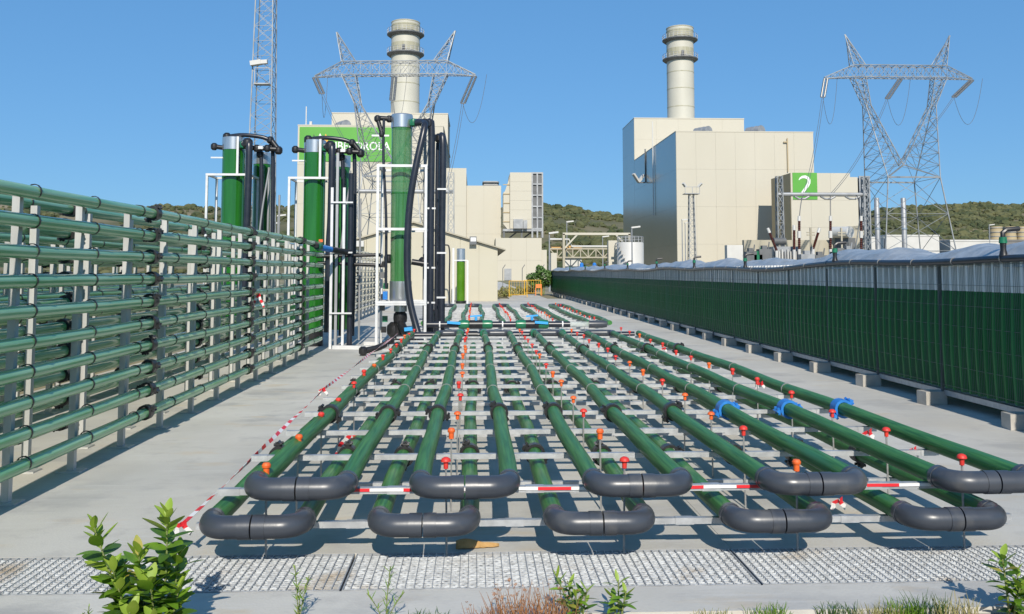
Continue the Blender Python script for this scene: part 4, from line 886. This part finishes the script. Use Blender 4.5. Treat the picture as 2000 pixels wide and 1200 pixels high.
# ------------------------------------------------------------------ drain grates
def grate(x0, x1, label):
    t = thing('drain_grate', label, 'grate', (x0, 4.38, 0), 'galvanised drain grates'); y0, y1 = 4.39, 4.945
    fr = MB()
    for (a, b, c, d) in ((x0+.003, x1-.003, y0, y0+.006), (x0+.003, x1-.003, y1-.006, y1), (x0+.003, x0+.009, y0+.006, y1-.006), (x1-.009, x1-.003, y0+.006, y1-.006)): fr.box(a, b, c, d, -.03, .001)
    fr.obj('frame', 'galv', t, smooth=False)
    mb = MB(); n = 19; nx = int((x1-x0)/.021)
    for j in range(1, n):                                   # serrated bearing bars
        y = y0+(y1-y0)*j/n; b = len(mb.v)
        for i in range(nx+1):
            x = x0+.01+(x1-x0-.02)*i/nx; zt = -.0005 - (.004 if (i+j) % 2 else 0)-random.uniform(0, .003)
            mb.v += [(x, y-.003, -.012), (x, y-.003+random.uniform(-.001,.001), zt), (x, y+.003, zt), (x, y+.003, -.012)]
        for i in range(nx):
            k = b+4*i
            for q in range(3): mb.f.append((k+q, k+q+1, k+q+5, k+q+4))
    mb.obj('bearing_bars', 'galv_grate', t, smooth=False, kind='stuff')
    mb = MB(); m = int((x1-x0)/.042)
    for i in range(1, m): x = x0+(x1-x0)*i/m; mb.bar((x, y0+.007, .0005), (x, y1-.007, .0005), .004, .004)
    mb.obj('cross_rods', 'galv', t, smooth=False, kind='stuff')
for a, b, lab in ((-4.67, -2.655, 'galvanised drain grate below the left tube rack'), (-2.65, -.635, 'galvanised drain grate behind the leafy plant'), (-.63, 1.385, 'galvanised drain grate with the scrap of cardboard beside it'), (1.39, 3.405, 'galvanised drain grate with brown stains at right'), (3.41, 5.4, 'galvanised drain grate at the right end of the trench')): grate(a, b, lab)
mb = MB(); nn = 14
for i in range(nn+1):
    k = i/nn; x = -.10+.235*k; w = .035*(1-k)**.6+.006; zc = .012+.02*abs(math.sin(k*5))*(1-k)+.004
    mb.v += [(x, 5.03-w, .003+random.uniform(0,.004)), (x, 5.03, zc+.018*(1-k)), (x, 5.03+w*1.2, .004)]
for i in range(nn):
    for q in range(2): mb.f.append((3*i+q, 3*i+q+1, 3*i+q+4, 3*i+q+3))
cb = mb.mesh('cardboard_scrap'); o = put('cardboard_scrap', cb, 'cardboard'); o.modifiers.new('thick', 'SOLIDIFY').thickness = .004
tag(o, 'crumpled brown cardboard scrap at the edge of the drain grate', 'litter')

# ------------------------------------------------------------------ flat panel reactor wall at right
FX = 5.36; SEC = 1.65; NSEC = 35; FY0 = 5.2; ZL = 1.30; ZB = .20; ZTOP = 1.60
rw = thing('panel_reactor', 'long wall of green filled bags behind wire mesh with film top', 'panel reactor', (FX, FY0, 0))
def bag_mesh(name, z0, z1, rows, seed):
    rd = random.Random(seed); mb = MB(); prof = []; nb = 10; p = SEC/nb
    for i in range(nb):
        y = i*p; bw = .46
        for k, (f, d) in enumerate(((0.0, .0), (bw*.1, -.022), (bw*.3, -.045), (bw*.7, -.045), (bw*.9, -.02), (bw, .0), (bw+.05, .012), (.95, .012))):
            if i == 0 and k == 0: d = .06
            prof.append((y+f*p, d+rd.uniform(-.0015, .0015)))
    prof.append((SEC-.004, .06))
    m = len(prof)
    for r in range(rows+1):
        z = z0+(z1-z0)*r/rows; bul = .02*math.sin(math.pi*min(1, max(0, (z-ZB)/(ZL-ZB))))
        for y, d in prof: mb.v.append((d-bul, y, z))
    for r in range(rows):
        for i in range(m-1): k = r*m+i; mb.f.append((k, k+m, k+m+1, k+1))
    return mb.mesh(name)
bags = [bag_mesh('culture_bag', ZB, ZL, 5, i) for i in range(4)]; films = [bag_mesh('clear_bag', ZL, ZTOP+.03, 2, i) for i in range(4)]
wm = MB()
for i in range(55):
    y = .015+SEC*i/55
    if (i % 5.5) > 1.0: wm.box(-.0515, -.0485, y-.0014, y+.0014, ZB-.01, ZTOP)
for j in range(7): z = ZB+.04+j*.225; wm.box(-.0545, -.0518, .004, SEC-.004, z-.002, z+.002)
wire = wm.mesh('wire_mesh', False)
railm = MB().box(-.03, .03, 0.002, SEC-.002, ZB-.09, ZB-.03).mesh('bottom_rail', False)
postm = MB().box(-.06, -.03, -.012, .012, .07, ZTOP).mesh('post', False)
for i in range(NSEC):
    y = FY0+i*SEC; put('culture_bag', bags[i % 4], 'bag_green', rw, (FX, y, 0)); put('clear_bag', films[i % 4], 'bag_clear', rw, (FX, y, 0))
    put('wire_mesh', wire, 'wire', rw, (FX, y, 0)); put('bottom_rail', railm, 'galv', rw, (FX+.02, y, 0)); put('post', postm, 'bag_green' if False else 'dark_steel', rw, (FX+.03, y, 0))
YE = FY0+NSEC*SEC
MB().box(FX+.10, FX+1.0, FY0, YE, ZB, ZL).obj('bag_core', 'bag_green', rw, smooth=False)
MB().box(FX+.14, FX+.98, FY0, YE-.01, ZL+.002, ZTOP-.05).obj('upper_core', 'bag_clear', rw, smooth=False)
# black wavy pipe along the top, film draped over it
def pipe_z(y): return 1.60+.022*math.sin(1.05*y+.6)+.03*math.sin(.52*y+1.9)*(1 if y < 20 else .5)+(.045 if y < 11 else 0)*math.exp(-((y-8.6)/1.6)**2)
pp = [(FX-.075+.012*math.sin(1.7*y*.6), y*1.0, pipe_z(y)) for y in [FY0+.3*i for i in range(int((YE-FY0)/.3))]]
MB().tube(pp, .036, 12).obj('top_pipe', 'hose', rw)
sm = ring_mesh(.036, .016, .006, 0, 12, 'pipe_strap')
for i in range(0, len(pp), 3): put('pipe_strap', sm, 'strap', rw, pp[i])
mb = MB(); nxx = 9; ny = int((YE-FY0)/.16)
for j in range(ny+1):
    y = FY0+(YE-FY0)*j/ny
    for i in range(nxx+1):
        k = i/nxx; lump = abs(math.sin(.83*y+.5+.3*math.sin(.31*y)))*.6+.4*abs(math.sin(1.9*y+1.3))
        z = pipe_z(y)+.028 - .01*(1-k) + (math.sin(math.pi*min(1, k*1.25))**.8 if k*1.25 < 1 else 0)*(.05+.15*lump) + random.uniform(-.012, .012) + .018*math.sin(7*y+5*k)*k*(1-k)*4
        mb.v.append((FX-.07+k*1.05, y, z-(.15*k if k > .9 else 0)))
for j in range(ny):
    for i in range(nxx): k = j*(nxx+1)+i; mb.f.append((k, k+1, k+nxx+2, k+nxx+1))
mb.obj('top_film', 'film', rw)
mb = MB()                                                        # loose hem of the film hanging below the pipe
for j in range(ny+1):
    y = FY0+(YE-FY0)*j/ny; mb.v += [(FX-.035, y, pipe_z(y)-.02), (FX-.045-.01*math.sin(4*y), y, 1.585-.03*abs(math.sin(1.3*y)))]
for j in range(ny): mb.f.append((2*j, 2*j+1, 2*j+3, 2*j+2))
mb.obj('film_hem', 'film', rw)
for i, y in enumerate([8.78, 13.0, 17.4, 21.5, 26, 31, 36.5, 43, 50]):
    t = thing('vent_fitting', 'black vent fitting with green collar on the reactor top pipe', 'pipe fitting', (FX-.07, y, 1.6), 'vent fittings along the reactor wall'); z = pipe_z(y)
    MB().tube([(FX-.07, y, z+.02), (FX-.07, y, z+.09), (FX-.07, y, z+.16)], [.045, .028, .032], 10).obj('stub', 'black_plastic', t)
    MB().tube([(FX-.07, y, z+.155), (FX-.07, y, z+.215)], [.04, .036], 10).obj('collar', 'green_fitting', t)
    MB().tube([(FX-.07, y, z+.21), (FX-.07, y, z+.26), (FX-.03, y, z+.29), (FX+.1, y, z+.3)], .024, 8).obj('spout', 'black_plastic', t)
for i in range(33):
    y = 7.0+i*SEC*1.0-.1; w = .13 if i < 8 else .09
    o = tag(put('concrete_block', MB().box(-w, w, -.09, .09, 0, .15).box(-w*.5, w*.2, -.05, .05, .1502, .158).mesh('concrete_block', False), 'concrete_block', loc=(FX-.12+random.uniform(-.03, .03), y, 0), rot=(0, 0, random.uniform(-.12, .12))), 'grey concrete foot block under the green reactor wall', 'block', 'foot blocks of the reactor wall')
# ------------------------------------------------------------------ bubble columns
def pipe(parent, pts, r, name='pipe', m='hose', n=12): return MB().tube(pts, r, n).obj(name, m, parent)
def smooth_path(pts, n=6):
    P = [Vector(p) for p in pts]; P = [P[0]*2-P[1]]+P+[P[-1]*2-P[-2]]; out = []
    for i in range(1, len(P)-2):
        for k in range(n):
            t = k/n; a, b, c, d = P[i-1:i+3]; out.append(.5*((2*b)+(-a+c)*t+(2*a-5*b+4*c-d)*t*t+(-a+3*b-3*c+d)*t**3))
    out.append(P[-2]); return out
def frame(parent, x0, x1, y0, y1, z1, levels, w=.05, m='white_frame'):
    for x in (x0, x1):
        for y in (y0, y1): MB().box(x-w/2, x+w/2, y-w/2, y+w/2, 0, z1-w/2-.001).obj('frame_post', m, parent, smooth=False)
    for z in levels:
        for y in (y0, y1): MB().bar((x0-w/2-(.0 if z < z1 else .002), y-.003, z), (x1+w/2, y-.003, z), w).obj('frame_beam', m, parent, smooth=False)
        for x in (x0, x1): MB().bar((x, y0+w/2+.001, z-.004), (x, y1-w/2-.001, z-.004), w*.9).obj('frame_beam', m, parent, smooth=False)
def elbow_fit(parent, c, r=.075, name='elbow', m='black_plastic'):
    return MB().lathe([(r*.5, -r), (r*.95, -r*.55), (r, 0), (r*.95, r*.55), (r*.5, r)], c, 12).obj(name, m, parent)
# near clear column
C = Vector((-1.50, 18.2, 0)); cl = thing('bubble_column', 'clear green bubble column in a white frame at the end of the tube bed', 'bubble column', C, 'bubble columns')
MB().lathe([(.21, 1.31), (.21, 4.44)], C, 28).obj('column_tube', 'algae_clear', cl)
MB().lathe([(.12, 1.32), (.12, 3.1)], C, 18).obj('inner_riser', 'algae_bright', cl)
MB().lathe([(.222, 4.44), (.222, 4.70), (.20, 4.72)], C, 28).obj('top_cap', 'cap_metal', cl); MB().lathe([(.215, .93), (.222, .96), (.222, 1.33)], C, 28).obj('bottom_cap', 'cap_metal', cl)
for z in (2.2, 3.1): MB().lathe([(.214, -.012), (.214, .012)], C+Vector((0,0,z)), 28).obj('joint_ring', 'algae_bright', cl)
frame(cl, -1.93, -.98, 17.78, 18.6, 3.62, (.92, 2.36, 3.62))
MB().box(-1.95, -.96, 17.75, 18.63, .86, .89).obj('base_plate', 'white_frame', cl, smooth=False)
g1 = MB().lathe([(.03, -.085), (.075, -.06), (.085, 0), (.075, .06), (.03, .085)], (-1.26, 18.05, 4.53), 14).obj('union', 'green_fitting', cl)
pipe(cl, smooth_path([(-1.2, 18.0, 4.52), (-1.05, 17.9, 4.5), (-1.02, 17.7, 4.35), (-1.17, 17.6, 3.6), (-1.29, 17.6, 2.8), (-1.33, 17.6, 1.8), (-1.27, 17.55, 1.0), (-1.1, 17.45, .35), (-1.02, 17.35, .16)], 5), .068, 'riser_hose')
pipe(cl, smooth_path([(-1.25, 18.2, 4.57), (-.98, 18.2, 4.55), (-.9, 18.2, 4.4), (-.905, 18.2, 2.5), (-.9, 18.2, .2)], 6), .072, 'riser_pipe')
pipe(cl, smooth_path([(-.9, 18.5, 4.28), (-.74, 18.4, 4.28), (-.67, 18.3, 4.12), (-.68, 18.3, 2.2), (-.68, 18.3, .2)], 6), .072, 'riser_pipe')
pipe(cl, smooth_path([(-.78, 18.6, 4.2), (-.79, 18.6, 3.6), (-.8, 18.6, .2)], 5), .045, 'riser_pipe')
pipe(cl, [(-1.05, 18.6, 4.45), (-1.05, 18.6, .3)], .03, 'air_line', 'mid_steel')
for x, z in ((-.68, 3.2), (-.68, 1.9), (-.9, 2.8), (-.9, 1.6), (-.68, 1.0), (-.9, .9)): MB().cbox((x, 18.16 if x < -.8 else 18.24, z), (.19, .05, .035)).obj('pipe_clamp', 'white_frame', cl, smooth=False)
for c_ in ((-.95, 18.2, 4.54), (-.75, 18.4, 4.27), (-1.02, 17.95, 4.5)): elbow_fit(cl, c_, .095)
pipe(cl, [(-1.7, 18.2, 4.63), (-1.98, 18.15, 4.64), (-2.0, 18.1, 4.6)], .05, 'vent_pipe', 'black_plastic'); elbow_fit(cl, (-1.99, 18.12, 4.62), .07); elbow_fit(cl, (-1.76, 18.2, 4.63), .07)
pipe(cl, [(-1.99, 18.12, 4.62), (-1.9, 18.1, 4.33)], .045, 'vent_pipe', 'black_plastic'); elbow_fit(cl, (-1.9, 18.1, 4.3), .06)
pipe(cl, smooth_path([(-1.86, 18.1, 4.6), (-1.86, 18.1, 3.8), (-1.79, 18.05, 2.6), (-1.78, 18.05, 1.2)], 4), .028, 'air_line', 'hose')
MB().bar((-2.1, 18.1, 4.27), (-1.75, 18.1, 4.27), .035).obj('bracket', 'white_frame', cl, smooth=False)
pipe(cl, [(-1.5, 18.2, .93), (-1.5, 18.2, .72)], .13, 'drain_neck', 'cap_metal'); pipe(cl, smooth_path([(-1.5, 18.2, .75), (-1.5, 18.15, .55), (-1.38, 17.9, .35), (-1.2, 17.5, .24)], 6), .085, 'drain_pipe', 'black_plastic')
pipe(cl, [(-1.52, 18.2, .6), (-1.55, 18.25, .05)], .1, 'drain_pipe', 'black_plastic'); elbow_fit(cl, (-1.5, 18.18, .6), .14); elbow_fit(cl, (-1.62, 18.3, .35), .16)
for p_ in ((-1.27, 17.6, .40), (-1.62, 17.2, .18), (-1.5, 17.1, .22)): MB().bar((p_[0]-.1, p_[1], p_[2]), (p_[0]+.1, p_[1], p_[2]+.02), .06, .07).obj('valve_lever', 'blue_handle', cl)
pipe(cl, smooth_path([(-1.25, 16.75, .3), (-1.5, 16.9, .26), (-1.75, 16.6, .14), (-2.0, 16.45, .09)], 5), .06, 'drain_hose', 'black_plastic'); elbow_fit(cl, (-2.02, 16.44, .09), .08)
for i in range(7): MB().cbox((-1.85+.04*math.sin(i*2.1), 18.35+.05*math.cos(i*3), .35+.22*i), (.1, .1, .12)).obj('valve_block', ('black_plastic', 'green_fitting', 'dark_steel')[i % 3], cl, smooth=False)
MB().cbox((-1.78, 17.95, 1.05), (.09, .09, .16)).obj('filter_bowl', 'blue_plastic', cl, smooth=False)
# cross pipes at 1.7 m between the columns
for z, dz, y in ((1.83, .03, 18.25), (1.70, -.05, 18.4)): pipe(cl, [(-3.2, y, z), (-1.9, y, z+dz)], .035, 'cross_pipe', 'black_plastic')
elbow_fit(cl, (-1.75, 18.2, 1.78), .09); elbow_fit(cl, (-1.05, 18.3, 1.72), .1); pipe(cl, [(-1.28, 18.2, 1.72), (-.9, 18.2, 1.66)], .06, 'cross_pipe', 'black_plastic')
def column(cx, cy, ztop, label, second, rc=.22):
    t = thing('bubble_column', label, 'bubble column', (cx, cy, 0), 'bubble columns'); c = Vector((cx, cy, 0))
    MB().lathe([(rc, .3), (rc, ztop-.27)], c, 28).obj('column_tube', 'algae_bright', t); MB().lathe([(rc+.007, ztop-.27), (rc+.007, ztop-.01), (rc-.01, ztop)], c, 28).obj('top_cap', 'cap_metal', t); MB().lathe([(.22, 0), (.22, .31)], c, 24).obj('bottom_cap', 'black_plastic', t)
    sx = .46; MB().lathe([(.19, .3), (.19, ztop-.5)], (cx+sx, cy+.6, 0), 24).obj('second_tube', 'algae_bright', t); MB().lathe([(.2, ztop-.5), (.2, ztop-.25)], (cx+sx, cy+.6, 0), 24).obj('top_cap', 'cap_metal', t)
    zt = ztop-.02
    frame(t, cx-.46, cx+.42, cy-.3, cy+.4, ztop-.82, (ztop-.82,), .045); MB().bar((cx+.16, cy-.3, ztop-.8), (cx+.16, cy-.3, zt), .045).obj('frame_post', 'white_frame', t, smooth=False)
    pipe(t, smooth_path([(cx-.15, cy-.05, zt+.03), (cx+.2, cy-.12, zt+.06), (cx+.6, cy-.12, zt+.02), (cx+.82, cy-.1, zt-.06)], 5), .045, 'vent_pipe', 'hose'); elbow_fit(t, (cx-.13, cy-.08, zt+.02), .09); elbow_fit(t, (cx+.78, cy-.1, zt-.04), .075)
    pipe(t, [(cx+.8, cy-.1, zt-.04), (cx+.97, cy-.1, zt-.26)], .055, 'vent_pipe', 'black_plastic'); elbow_fit(t, (cx+.96, cy-.1, zt-.26), .085)
    pipe(t, [(cx+.3, cy-.2, zt-.22), (cx+.92, cy-.15, zt-.24)], .05, 'vent_pipe', 'black_plastic'); MB().cbox((cx+.6, cy-.19, zt-.22), (.12, .1, .06)).obj('clamp', 'white_frame', t, smooth=False)
    for x_ in (.36, .52, .74): elbow_fit(t, (cx+x_, cy-.18, zt-.23), .075)
    MB().lathe([(.03, -.09), (.08, -.06), (.09, 0), (.08, .06), (.03, .09)], (cx+.24, cy-.16, zt-.16), 14).obj('union', 'green_fitting', t)
    pipe(t, smooth_path([(cx+.26, cy-.2, zt-.14), (cx+.38, cy-.34, zt-.14), (cx+.42, cy-.4, zt-.34), (cx+.41, cy-.4, zt-1.6), (cx+.38, cy-.38, 1.95), (cx+.37, cy-.38, .3)], 6), .072, 'riser_pipe')
    elbow_fit(t, (cx+.37, cy-.34, zt-.15), .11)
    for x_, z0_ in ((.58, zt-.5), (.82, zt-.35)): pipe(t, smooth_path([(cx+x_-.05, cy, z0_+.2), (cx+x_, cy, z0_), (cx+x_+.02, cy, 2.2), (cx+x_, cy, .2)], 5), .042, 'riser_pipe'); elbow_fit(t, (cx+x_-.03, cy, z0_+.17), .08)
    pipe(t, [(cx+.72, cy+.1, zt-.6), (cx+.72, cy+.1, .1)], .024, 'riser_pipe', 'mid_steel'); pipe(t, [(cx+.93, cy+.2, ztop-1.2), (cx+.93, cy+.2, .1)], .022, 'air_line', 'mid_steel')
    pipe(t, smooth_path([(cx+.8, cy-.25, zt-.7), (cx+.68, cy-.25, zt-1.5), (cx+.6, cy-.25, 2.0)], 4), .02, 'air_line', 'mid_steel')
    pipe(t, [(cx-.2, cy, zt-.2), (cx-.38, cy-.05, zt-.18)], .05, 'side_stub', 'black_plastic'); elbow_fit(t, (cx-.4, cy-.05, zt-.18), .075)
    MB().bar((cx-.45, cy-.1, zt-.42), (cx-.2, cy-.1, zt-.42), .03).obj('bracket', 'white_frame', t, smooth=False)
    return t
column(-3.35, 18.75, 4.26, 'opaque green bubble column at the end of the front tube rack', True)
column(-5.12, 19.1, 4.36, 'opaque green bubble column rising behind the tube racks', True, .235)
# white stand left of the clear column
st = thing('pipe_stand', 'tall thin steel pipe stand between the rack end and the clear column', 'pipe stand', (-2.85, 18.0, 0))
for x, m in ((-2.86, 'white_frame'), (-2.76, 'mid_steel'), (-2.62, 'white_frame')): MB().bar((x, 18.0, 0), (x, 18.0, 3.9 if m == 'mid_steel' else 3.2), .05).obj('upright', m, st, smooth=False)
MB().bar((-2.8, 17.95, .035), (-1.98, 17.8, .035), .08, .07).obj('foot_beam', 'white_frame', st, smooth=False); MB().bar((-2.3, 18.9, .035), (-1.98, 18.85, .035), .09, .07).obj('foot_beam', 'white_frame', st, smooth=False)
pipe(st, [(-2.5, 18.1, 0), (-2.5, 18.1, 3.5)], .055, 'riser_pipe'); 
for z in (.7, 1.9, 2.9): MB().bar((-2.88, 17.95, z), (-2.44, 17.95, z), .03).obj('tie', 'white_frame', st, smooth=False)
# valve joint at the end of the top rack tube
vj = thing('valve_joint', 'green union and blue valve joining the top rack tube to the columns', 'valve', (-2.96, 16.7, 2.0))
pipe(vj, [(-2.965, 16.5, 2.03), (-2.95, 17.0, 2.0)], .058, 'sleeve', 'black_plastic'); MB().tube([(-2.95, 16.85, 2.0), (-2.94, 16.95, 2.0), (-2.94, 17.1, 1.98)], [.07, .092, .07], 14).obj('union', 'green_fitting', vj)
pipe(vj, [(-2.94, 17.05, 1.98), (-2.8, 17.5, 1.95)], .06, 'valve_body', 'blue_plastic'); MB().cbox((-2.9, 17.0, 2.1), (.07, .07, .05)).obj('knob', 'cap_orange', vj, smooth=False); pipe(vj, [(-2.8, 17.5, 1.95), (-2.5, 18.1, 1.9)], .06, 'elbow', 'black_plastic')
# small far column before the shed
sc = thing('small_bubble_column', 'small slim green column with grey cap before the gable shed', 'bubble column', (-.70, 44, 0)); MB().lathe([(.205, .12), (.205, 2.05)], (-.70, 44, 0), 20).obj('column_tube', 'algae_small', sc); MB().lathe([(.21, 2.05), (.21, 2.65), (.18, 2.68)], (-.70, 44, 0), 20).obj('top_cap', 'cap_metal', sc); MB().lathe([(.25, 0), (.25, .13)], (-.70, 44, 0), 20).obj('foot', 'black_plastic', sc)
for s in (-.36, .33): MB().bar((-.70+s, 43.8, 0), (-.70+s, 43.8, 2.1 if s > 0 else 2.7), .09).obj('frame_post', 'white_frame', sc, smooth=False)
MB().bar((-1.05, 43.79, 2.1), (-.36, 43.79, 2.1), .05).obj('frame_beam', 'white_frame', sc, smooth=False)
pipe(sc, smooth_path([(-2.6, 43.6, 2.75), (-1.5, 43.6, 2.85), (-1.25, 43.6, 2.6), (-1.25, 43.6, 1.2), (-1.22, 43.6, 0)], 6), .035, 'air_line', 'black_plastic')

# ------------------------------------------------------------------ foreground plants
def leaf_mesh(name, L_, w, curl, fold):
    mb = MB(); n = 6
    for i in range(n+1):
        k = i/n; ww = w*math.sin(math.pi*(k*.92+.04))**.75*(1-.25*k); z = -curl*L_*k*k; x = L_*k
        mb.v += [(x, -ww, z+fold*ww), (x, 0, z), (x, ww, z+fold*ww)]
    for i in range(n):
        for q in range(2): mb.f.append((3*i+q, 3*i+q+1, 3*i+q+4, 3*i+q+3))
    return mb.mesh(name)
LM = {}
def leaf_set(m, L_, w):
    key = (m, L_, w)
    if key not in LM:
        LM[key] = [leaf_mesh('leaf', L_*random.uniform(.85, 1.15), w*random.uniform(.85, 1.15), random.uniform(-.1, .35), random.uniform(.05, .4)) for _ in range(4)]
        for q in LM[key]: q.materials.append(M[m])
    return random.choice(LM[key])
def broad_plant(base, stems, label, leafL, leafw, dens=1.0, name='broadleaf_plant'):
    t = thing(name, label, 'plant', base)
    for (dx, dy, h, lean) in stems:
        b = Vector(base); top = b+Vector((dx, dy, h)); mid = b.lerp(top, .5)+Vector((lean, 0, 0)); pth = smooth_path([b+Vector((dx*.15, dy*.15, 0)), mid, top], 5)
        MB().tube(pth, [.006*(1-.6*i/len(pth)) for i in range(len(pth))], 6).obj('stem', 'stem', t)
        n = int(h/.018*dens); ga = random.random()*6
        for i in range(n):
            k = .22+.78*(i/n)**.9; p = pth[min(int(k*(len(pth)-1)), len(pth)-1)].lerp(pth[min(int(k*(len(pth)-1))+1, len(pth)-1)], (k*(len(pth)-1)) % 1)
            ga += 2.4; topness = max(0, (k-.8)/.2); el = .15+.35*random.random()+topness*.85-(.4 if k < .4 else 0)
            m = 'leaf_dry' if (k < .34 and random.random() < .25) else ('leaf_yellow' if random.random() < .03 else ('leaf_young' if topness > .3 or random.random() < .15 else ('leaf_dark' if random.random() < .25 else 'leaf')))
            sc_ = (.75+.4*random.random())*(1-.35*topness)*(1 if m != 'leaf_dry' else .6)
            put('leaf', leaf_set(m, leafL, leafw), None, t, p, rot=(random.uniform(-.5, .5), -el, ga), scl=(sc_, sc_, sc_))
    return t
broad_plant((-1.31, 3.78, -.03), [(-.24, .02, .50, -.02), (-.13, -.06, .36, -.02), (.06, .0, .56, .03), (-.03, -.05, .42, -.01), (.10, .05, .38, .03), (.03, -.1, .33, .02), (-.09, -.1, .30, -.02), (.13, -.04, .28, .03), (-.02, -.16, .22, 0), (.08, -.18, .2, .01)], 'large broadleaf plant with bright green leaves at the edge of the trench', .102, .028, 1.5)
broad_plant((2.35, 3.95, -.03), [(-.03, 0, .29, .0), (.05, .02, .22, .01), (.1, -.03, .2, .02), (.02, -.05, .18, 0)], 'leafy green plant beside the right end of the kerb', .088, .022, 1.4)
broad_plant((.45, 3.92, -.03), [(-.1, 0, .24, 0), (-.05, .02, .21, 0), (.03, -.02, .19, 0), (-.02, -.04, .17, 0)], 'pale green leafy plant beside the purple flowers', .075, .011, 1.5)
broad_plant((.62, 3.94, -.03), [(.0, 0, .21, 0), (.03, -.02, .17, 0), (-.03, 0, .15, 0)], 'small leafy plant right of the purple flowers', .075, .014, 1.3)
def thin_plant(base, stems, label, L_=.03, w=.0028):
    t = thing('slender_weed', label, 'plant', base)
    for dx, dy, h in stems:
        b = Vector(base); pth = smooth_path([b, b+Vector((dx*.4, dy*.4, h*.55)), b+Vector((dx, dy, h))], 5); MB().tube(pth, .0022, 5).obj('stem', 'stem', t)
        n = int(h/.009); ga = random.random()*6
        for i in range(n):
            k = .2+.8*i/n; p = pth[min(int(k*(len(pth)-1)), len(pth)-1)]; ga += 2.4
            put('leaf', leaf_set('leaf' if random.random() < .6 else 'leaf_young', L_, w), None, t, p, rot=(0, -random.uniform(.3, 1.0), ga))
thin_plant((-.75, 3.98, -.02), [(-.02, 0, .27), (.04, .01, .22), (.0, .02, .16)], 'slender weed with narrow leaves standing before the left grate seam', .032, .004)
thin_plant((-.38, 3.97, -.02), [(.02, 0, .26), (-.08, .0, .15), (.08, .01, .15)], 'slender upright weed with needle leaves near the middle grate', .045, .003)
thin_plant((-1.62, 3.95, -.03), [(.0, 0, .13), (-.03, .01, .10)], 'tiny weed left of the large broadleaf plant', .025, .003)
def tuft(base, n, h, spread, label, m='dry_grass', flowers=0, name='weed_tuft'):
    t = thing(name, label, 'plant', base); mb = MB()
    for i in range(n):
        a = random.random()*6.28; r = spread*random.random()**.5; b = Vector(base)+Vector((r*math.cos(a), r*.5*math.sin(a), 0)); tip = b+Vector((random.uniform(-.4, .4)*h, random.uniform(-.3, .3)*h, h*random.uniform(.4, 1)))
        mb.tube([b, b.lerp(tip, .6)+Vector((0, 0, .01)), tip], [.0016, .0013, .0004], 4)
    mb.obj('blades', m, t, kind='stuff')
    for i in range(flowers):
        p = Vector(base)+Vector((random.uniform(-1, 1)*spread, random.uniform(-.4, .4)*spread, h*random.uniform(.5, 1.05))); put('flower', FLW, 'flower' if i % 3 else 'leaf_dry', t, p, rot=(random.random(), random.random(), random.random()*6), scl=[random.uniform(.6, 1.2)]*3)
fm = MB()
for k in range(5): a = 2*math.pi*k/5; fm.quad((0,0,0), (.006*math.cos(a-.4), .006*math.sin(a-.4), .003), (.009*math.cos(a), .009*math.sin(a), .004), (.006*math.cos(a+.4), .006*math.sin(a+.4), .003))
FLW = fm.mesh('flower', False)
tuft((.27, 3.93, -.03), 190, .2, .19, 'tangled stems with small purple flowers at the kerb', 'leaf_dry', 90, 'flower_clump')
tuft((.08, 3.96, -.03), 70, .13, .12, 'low dry stems left of the purple flowers', 'leaf_dry', 9, 'flower_clump')
xs_t = [(1.05, .05), (1.3, .07), (1.62, .06), (1.78, .07), (1.9, .08), (2.02, .09), (2.13, .09), (2.6, .07), (-.2, .05), (-1.0, .05)]
for i, (x, h) in enumerate(xs_t): tuft((x, 3.99+.02*(i % 3), -.03), 70, h*1.25, .1, 'low weed tuft along the soil edge of the kerb', ('dry_grass', 'leaf', 'leaf_dark')[i % 3]); 
for o_ in [o for o in bpy.data.objects if o.name.startswith('weed_tuft')]: o_['group'] = 'weed tufts along the kerb'
